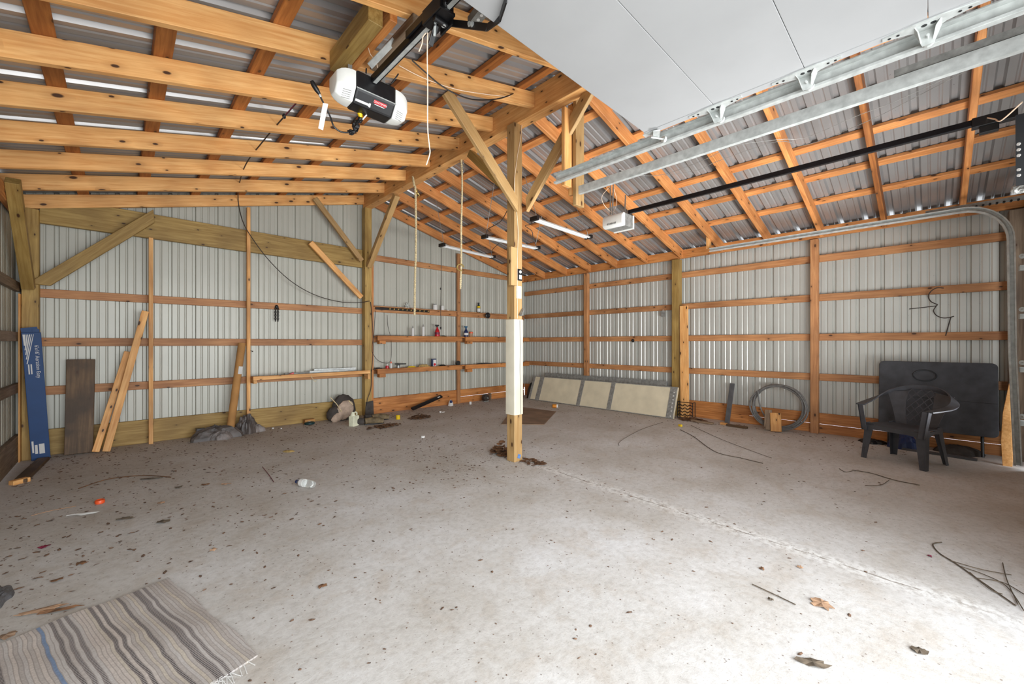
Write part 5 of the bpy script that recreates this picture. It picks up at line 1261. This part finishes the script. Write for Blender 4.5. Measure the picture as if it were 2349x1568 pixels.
for sy in (-1, 1): m.poly([(.22,sy*.262,seatz-.02),(-.2,sy*.215,seatz-.02),(-.2,sy*.215,seatz-.07),(0,sy*.238,seatz-.05),(.22,sy*.262,seatz-.09)], (0,sy*.007,0))
m.build('seat', 'darkgrey', CH, local=True, smooth=True)
# arm and top rail: one sweeping band
arm = []
for t in range(0, 41):
    a = -1 + 2*t/40; s_ = abs(a)
    ang = a*math.radians(118)
    y = math.sin(ang)*.33; x = -.13 - math.cos(ang)*.16 if s_ < .76 else None
    ctrl = None
    arm.append(a)
ctrl = [(.235,-.300,.60),(.12,-.325,.612),(-.02,-.345,.630),(-.15,-.335,.672),(-.25,-.26,.735),(-.305,-.14,.785),(-.325,0,.80),(-.305,.14,.785),(-.25,.26,.735),(-.15,.335,.672),(-.02,.345,.630),(.12,.325,.612),(.235,.300,.60)]
sp = smoothpts(ctrl, 5); m = MB(); vs = []; fs = []; k = len(sp)
for i, p in enumerate(sp):
    t = (sp[min(i+1,k-1)] - sp[max(i-1,0)]).normalized(); q = 1-min(1, max(0, (p.z-.60)/.2)); out = Vector((t.y, -t.x, 0)).normalized()
    w = .028 + .012*q; u = out*q + Vector((0,0,1))*(1-q)*1.0 + out*.2; u.normalize(); nn = t.cross(u).normalized()
    for a_, b_ in ((-w,-.006),(w,-.006),(w,.006),(-w,.006)): vs.append(p + u*a_ + nn*b_)
for i in range(k-1):
    for j in range(4): fs.append((i*4+j, i*4+(j+1)%4, (i+1)*4+(j+1)%4, (i+1)*4+j))
fs += [(3,2,1,0), tuple(range((k-1)*4, k*4))]; m.add(vs, fs); m.build('arm_rail', 'darkgrey', CH, local=True, smooth=True)
for sy in (-1, 1):   # arm uprights continue the front legs
    m = MB(); m.poly([(.19,sy*.262,seatz-.08),(.262,sy*.272,seatz-.08),(.262,sy*.312,.60),(.20,sy*.312,.60)], (0,-sy*.012,0)); m.poly([(.255,sy*.272,seatz-.08),(.262,sy*.272,seatz-.08),(.262,sy*.312,.60),(.255,sy*.312,.60)], (0,-sy*.05,0)); m.build('arm_support', 'darkgrey', CH, local=True)
# back: solid side wings around a lattice panel
def back_pt(v, z):   # v across -1..1, z height
    h = (z-seatz)/(.80-seatz); w = .20 + .06*h
    return Vector((-.20 - .115*h + .05*(v*v)*(.3+.7*h), v*w, z))
def ribbon(p, q, w=.012, th=.006):
    return (p, q)
m = MB()
for sv in (-1, 1):
    n_ = 8; vs = []; fs = []
    for i in range(n_+1):
        z = seatz-.02 + (.785-seatz+.0)*i/n_; h = i/n_
        inner = .42 + .10*math.sin(math.pi*h); outer = 1.05
        for v, dx in ((inner*sv, 0), (outer*sv*(.85+.25*h), 0), (outer*sv*(.85+.25*h), -.008), (inner*sv, -.008)):
            p = back_pt(v, z); zt_ = p.z if h < .8 else p.z - .05*abs(v)*(h-.8)*5*.6; vs.append((p.x+dx, p.y, zt_))
    for i in range(n_):
        for j in range(4): fs.append((i*4+j, i*4+(j+1)%4, (i+1)*4+(j+1)%4, (i+1)*4+j))
    fs += [(0,1,2,3), tuple(range(n_*4, n_*4+4))]; m.add(vs, fs)
m.build('back_wing', 'darkgrey', CH, local=True)
m = MB(); nl = 6
for r_ in range(8):
    for c_ in range(nl):
        z0_ = seatz+.02 + r_*.0445; z1_ = z0_+.0445; v0 = -.48 + c_*.16; v1 = v0+.16
        if (r_+c_) % 2: p, q = back_pt(v0, z0_), back_pt(v1, z1_)
        else: p, q = back_pt(v0, z1_), back_pt(v1, z0_)
        m.bar(p, q, .007, .008, up=(1,0,0))
m.build('lattice_back', 'darkgrey', CH, local=True)

# ================================================================ things on the open floor
WB = empty('water_bottle', pxz(697, 1108), 'crushed clear water bottle with dark cap lying on the concrete', 'bottle')
c = pxz(697, 1106); bd = (fz(718,1108)-fz(676,1100)); bd.normalize(); st = fz(682, 1104, .035)
MB().lathe(st, [(.013,-.0),(.014,.012),(.030,.045),(.034,.06),(.033,.085),(.028,.10),(.034,.115),(.033,.15),(.028,.165),(.034,.18),(.028,.2)], bd, 18).build('bottle_body', 'clear', WB, smooth=True)
MB().lathe(st+bd*.052, [(.0352,0),(.0352,.04)], bd, 18).build('bottle_label', 'ink', WB, smooth=True)
MB().lathe(st-bd*.012, [(.016,0),(.017,.018)], bd, 14).build('bottle_cap', 'navy', WB, smooth=True)
OC = pxz(229, 1154); m = MB(); m.lathe((OC.x,OC.y,.0), [(.026,0),(.03,.004),(.031,.024),(.027,.03),(.02,.024)], n=18); tag(m.build('plastic_disc', 'orangep', smooth=True), 'bright orange cap on the dusty floor at the left', 'cap')
c = pxz(662, 1036); m = MB(); m.ball((c.x,c.y,.008), .07,.03,.014, jit=.08, seed=3, m3=Matrix.Rotation(-.7,3,'Z')); tag(m.build('sole_scrap', 'rag', smooth=True), 'pale oval scrap on the floor above the water bottle', 'scrap')
c = pxz(626, 972); tag(MB().ball((c.x,c.y,.012), .018,.018,.012).build('paper_bit', 'ink'), 'tiny white bit on the floor near the tarp', 'litter'); tag(MB().ball((c.x+.09,c.y-.09,.01), .013,.013,.01).build('paper_bit', 'ink'), 'smaller of the tiny white bits near the tarp, nearer the camera', 'litter')
# rug
R0 = fz(387, 1329); R1 = fz(594, 1503)
ex = (R1-R0); L_ = ex.length; ex.normalize(); ey = Vector((ex.y, -ex.x, 0))
if ey.x > 0: ey = -ey
ez = Vector((0,0,1)); Wd = .80
if ex.cross(ey).z < 0: pass
RG = MB(); nx, ny = 40, 30; vs = []; fs = []
rn = random.Random(2)
for i in range(nx+1):
    for j in range(ny+1):
        u, v = i/nx, j/ny; wob = .010*math.sin(v*9)*(1 if i in (0, nx) else .3) ; wob2 = .006*math.sin(u*14)
        z = .010 + .003*math.sin(u*11+v*5) + .002*math.sin(v*17)
        vs.append((u*L_ + wob, v*Wd + wob2*(1 if j in (0, ny) else 0), z))
for i in range(nx):
    for j in range(ny): a = i*(ny+1)+j; fs.append((a, a+1, a+ny+2, a+ny+1))
n0 = len(vs); vs += [(x, y, .001) for x, y, z in vs]; fs += [tuple(n0+k for k in reversed(f)) for f in fs[:]]
for i in range(nx):
    for (j) in (0, ny): a = i*(ny+1)+j; b = a+ny+1; fs.append((a, b, n0+b, n0+a))
for j in range(ny):
    for i in (0, nx): a = i*(ny+1)+j; b = a+1; fs.append((a, b, n0+b, n0+a))
RG.add(vs, fs); rg = RG.build('rag_rug', 'rug', origin=(0,0,0))
mt = Matrix((ex, ey, ex.cross(ey))).transposed().to_4x4()
if ex.cross(ey).z < 0: mt = Matrix((ex, ey, Vector((0,0,1)))).transposed().to_4x4()
rg.matrix_basis = Matrix.Translation(Vector((R0.x, R0.y, 0))*S) @ mt
tag(rg, 'grey striped woven rag rug lying on the concrete at the lower left', 'rug')
m = MB()
for k in range(26):
    y = .04 + rn.random()*.22; m.tube([R0+ex*L_+ey*y+Vector((0,0,.008)), R0+ex*(L_+.02+rn.random()*.05)+ey*(y+rn.uniform(-.03,.03))+Vector((0,0,.003))], .0016, 4)
m.build('fringe', 'ink', rg)
floor_heap('dark_cloth', -8, 1375, .05, .16, .05, 'pvc', 51, 'edge of a dark grey cloth at the far left of the floor', 'cloth')
# leaves, bark, sticks
def leafshape(name, px, py, r, mat, seed, label, cat='leaf', sx=1.0, rot=0.0, group=None):
    rn = random.Random(seed); c = fz(px, py); n = 16; vs = [(c.x, c.y, .012)]; 
    for i in range(n):
        a = 2*math.pi*i/n; q = r*(.62 + .38*rn.random()); x = math.cos(a)*q*sx; y = math.sin(a)*q
        vs.append((c.x + x*math.cos(rot)-y*math.sin(rot), c.y + x*math.sin(rot)+y*math.cos(rot), .003 + rn.random()*.010))
    m = MB(); fs = [(0, 1+i, 1+(i+1) % n) for i in range(n)]; k = len(vs); vs2 = [(x, y, z-.0015) for x, y, z in vs]
    m.add(vs + vs2, fs + [tuple(k+q for q in reversed(f)) for f in fs] + [(1+(i+1)%n, 1+i, k+1+i, k+1+(i+1)%n) for i in range(n)])
    return tag(m.build(name, mat), label, cat, group)
vd = math.atan2(AX[1], AX[0])
leafshape('leaf', 1885, 1386, .055, 'leaf2', 1, 'large ragged tan leaf on the bright floor at the right', rot=.3)
leafshape('bark_piece', 1865, 1523, .030, 'leaf3', 2, 'long dark strip of bark at the bottom right', 'bark', 2.2, vd-1.9)
leafshape('leaf', 2110, 1494, .026, 'leaf3', 3, 'curled grey leaf near the bottom right corner', sx=1.3, rot=vd-1.7)
leafshape('leaf', 1768, 1376, .014, 'leaf3', 4, 'tiny brown leaf below the straight stick')
leafshape('leaf', 1748, 1306, .014, 'leaf', 5, 'small brown leaf above the straight stick')
leafshape('leaf', 1835, 1302, .018, 'leaf2', 6, 'small curled leaf with a stalk left of the slab joint')
leafshape('leaf', 2132, 1276, .014, 'maroon', 7, 'little reddish leaf beside the long twig')
leafshape('leaf', 739, 1346, .022, 'leaf', 8, 'brown leaf alone on the pale floor right of the rug', sx=1.4)
leafshape('leaf', 370, 1154, .030, 'leaf2', 9, 'pale brown leaf right of the orange cap')
leafshape('leaf', 375, 1197, .034, 'leaf3', 10, 'brown leaf on the floor between cap and rug', sx=1.4, rot=vd-1.2)
leafshape('leaf', 102, 1255, .024, 'maroon', 11, 'dark red leaf at the left edge of the floor', sx=1.3)
leafshape('leaf', 187, 1293, .024, 'leaf', 12, 'brown leaf above the rug at the left', sx=1.5, rot=vd-1.2)
leafshape('leaf', 130, 1332, .024, 'leaf', 13, 'brown leaf just above the bark strips by the rug', sx=1.3)
leafshape('leaf', 286, 1190, .024, 'leaf3', 14, 'long narrow brown leaf left of the middle floor', sx=2.6, rot=vd-1.2)
leafshape('leaf', 490, 1262, .018, 'leaf2', 15, 'small pale leaf in the left middle of the floor', sx=1.2)
leafshape('leaf', 472, 1112, .028, 'leaf', 16, 'reddish brown leaf below the tarp heap', sx=1.5, rot=vd-1.2)
leafshape('leaf', 410, 1118, .026, 'leaf3', 17, 'brown leaf behind the pale brown leaf', sx=1.4)
leafshape('leaf', 520, 1111, .024, 'leaf2', 18, 'thin tan leaf left of the water bottle', sx=2.2, rot=vd-1.3)
bg2 = 'bark strips beside the rug'
leafshape('bark_piece', 100, 1400, .030, 'leaf2', 21, 'broad brown bark strip beside the rug edge', 'bark', 3.6, vd-1.15, bg2)
leafshape('bark_piece', 138, 1400, .018, 'leaf', 22, 'narrow brown bark strip touching the rug edge', 'bark', 5.0, vd-1.15, bg2)
leafshape('bark_piece', 345, 1098, .025, 'leaf3', 23, 'long brown bark strip on the floor right of the left corner', 'bark', 4.2, vd-1.3, bg2)
leafshape('bark_piece', 190, 1180, .022, 'ink', 24, 'long whitish paint flake on the dusty floor at the left', 'flake', 5.0, vd-1.2)
leafshape('bark_piece', 12, 1462, .03, 'mat', 25, 'tan flap of bark at the corner of the rug', 'bark', 1.3, 0)
def stick(pts, r, label, mat='leaf3', name='stick', cat='stick', branches=()):
    m = MB(); q = smoothpts([fz(x, y, .006) for x, y in pts]); m.tube(q, r, 6)
    for b in branches: m.tube(smoothpts([fz(x, y, .008) for x, y in b]), r*.7, 5)
    return tag(m.build(name, mat, smooth=True), label, cat)
stick(((1725,1339),(1775,1362),(1825,1386)), .0028, 'straight thin stick left of the large tan leaf')
stick(((2160,1243),(2140,1248),(2155,1268),(2190,1290),(2240,1325),(2290,1360),(2330,1388)), .0035, 'long hooked twig with fine branches at the right', branches=(((2200,1297),(2260,1318),(2310,1345),(2349,1400)),((2240,1325),(2300,1335),(2349,1362)),((2180,1285),(2250,1305),(2320,1318)),((2225,1312),(2270,1350),(2300,1362)),((2300,1290),(2310,1330),(2335,1385))))
stick(((1960,1078),(2000,1085),(2050,1100),(2110,1112)), .004, 'thin dark twig on the floor before the chair', branches=(((2040,1100),(2020,1112),(1985,1113)),((1960,1078),(1940,1082),(1925,1074))))
stick(((1560,985),(1590,1000),(1640,1035),(1700,1050),(1750,1062)), .004, 'long wavy twig running out from the wire rack', branches=(((1585,975),(1650,1005),(1720,1032),(1770,1050)),((1520,968),(1470,985),(1425,1010),(1420,1022))))
stick(((602,1070),(618,1090),(628,1105)), .003, 'short reddish stick left of the water bottle', 'maroon')
stick(((180,1120),(250,1098),(330,1090),(392,1094)), .004, 'crooked brown stick in front of the left corner', 'leaf')
stick(((72,1182),(120,1170),(175,1160)), .003, 'thin straight stick near the left wall', 'leaf2')

# fine litter scattered over the slab, denser by the walls
rn = random.Random(99); m = MB()
def flake(x, y, r, sx, a, z=.0015):
    n = 5; vs = []
    for i in range(n):
        t = 2*math.pi*i/n; q = r*(.6+.5*rn.random()); u, v = math.cos(t)*q*sx, math.sin(t)*q
        vs.append((x+u*math.cos(a)-v*math.sin(a), y+u*math.sin(a)+v*math.cos(a), z+rn.random()*r*.35))
    vs.append((x, y, z+r*.5)); k = len(m.v); m.add(vs, [(i, (i+1) % n, n) for i in range(n)] + [tuple(range(n-1,-1,-1))])
cnt = 0
while cnt < 9000:
    x = rn.uniform(-.7, 7.15); y = rn.uniform(.2, 7.0)
    dx = min(7.2-x, 8); dy = 7.05-y; dl = x+.75
    dens = .05 + .55*math.exp(-dx/.5) + .55*math.exp(-dy/.6) + .38*math.exp(-dl/.8)*min(1, y/2) + .45*math.exp(-((x-2.8)**2+(y-3.5)**2)/.45) + .25*math.exp(-abs(x-(3.05+.05*y))/.08)*(y < 3.2) + .14*math.exp(-((x-1.5)**2+(y-5.3)**2)/5)
    if rn.random() > dens: continue
    r = rn.choice((.002,.0025,.003,.0035,.004,.005,.007,.011)); 
    if y < 3 and x < 6.3: r *= .75
    flake(x, y, r, rn.uniform(1, 2.6), rn.uniform(0, 3.14)); cnt += 1
tag(m.build('fine_litter', plain('litter_brown', (112, 86, 68), .95, 0, .3, 60)), 'fine brown leaf crumbs scattered over the concrete floor', 'litter', None, 'stuff')
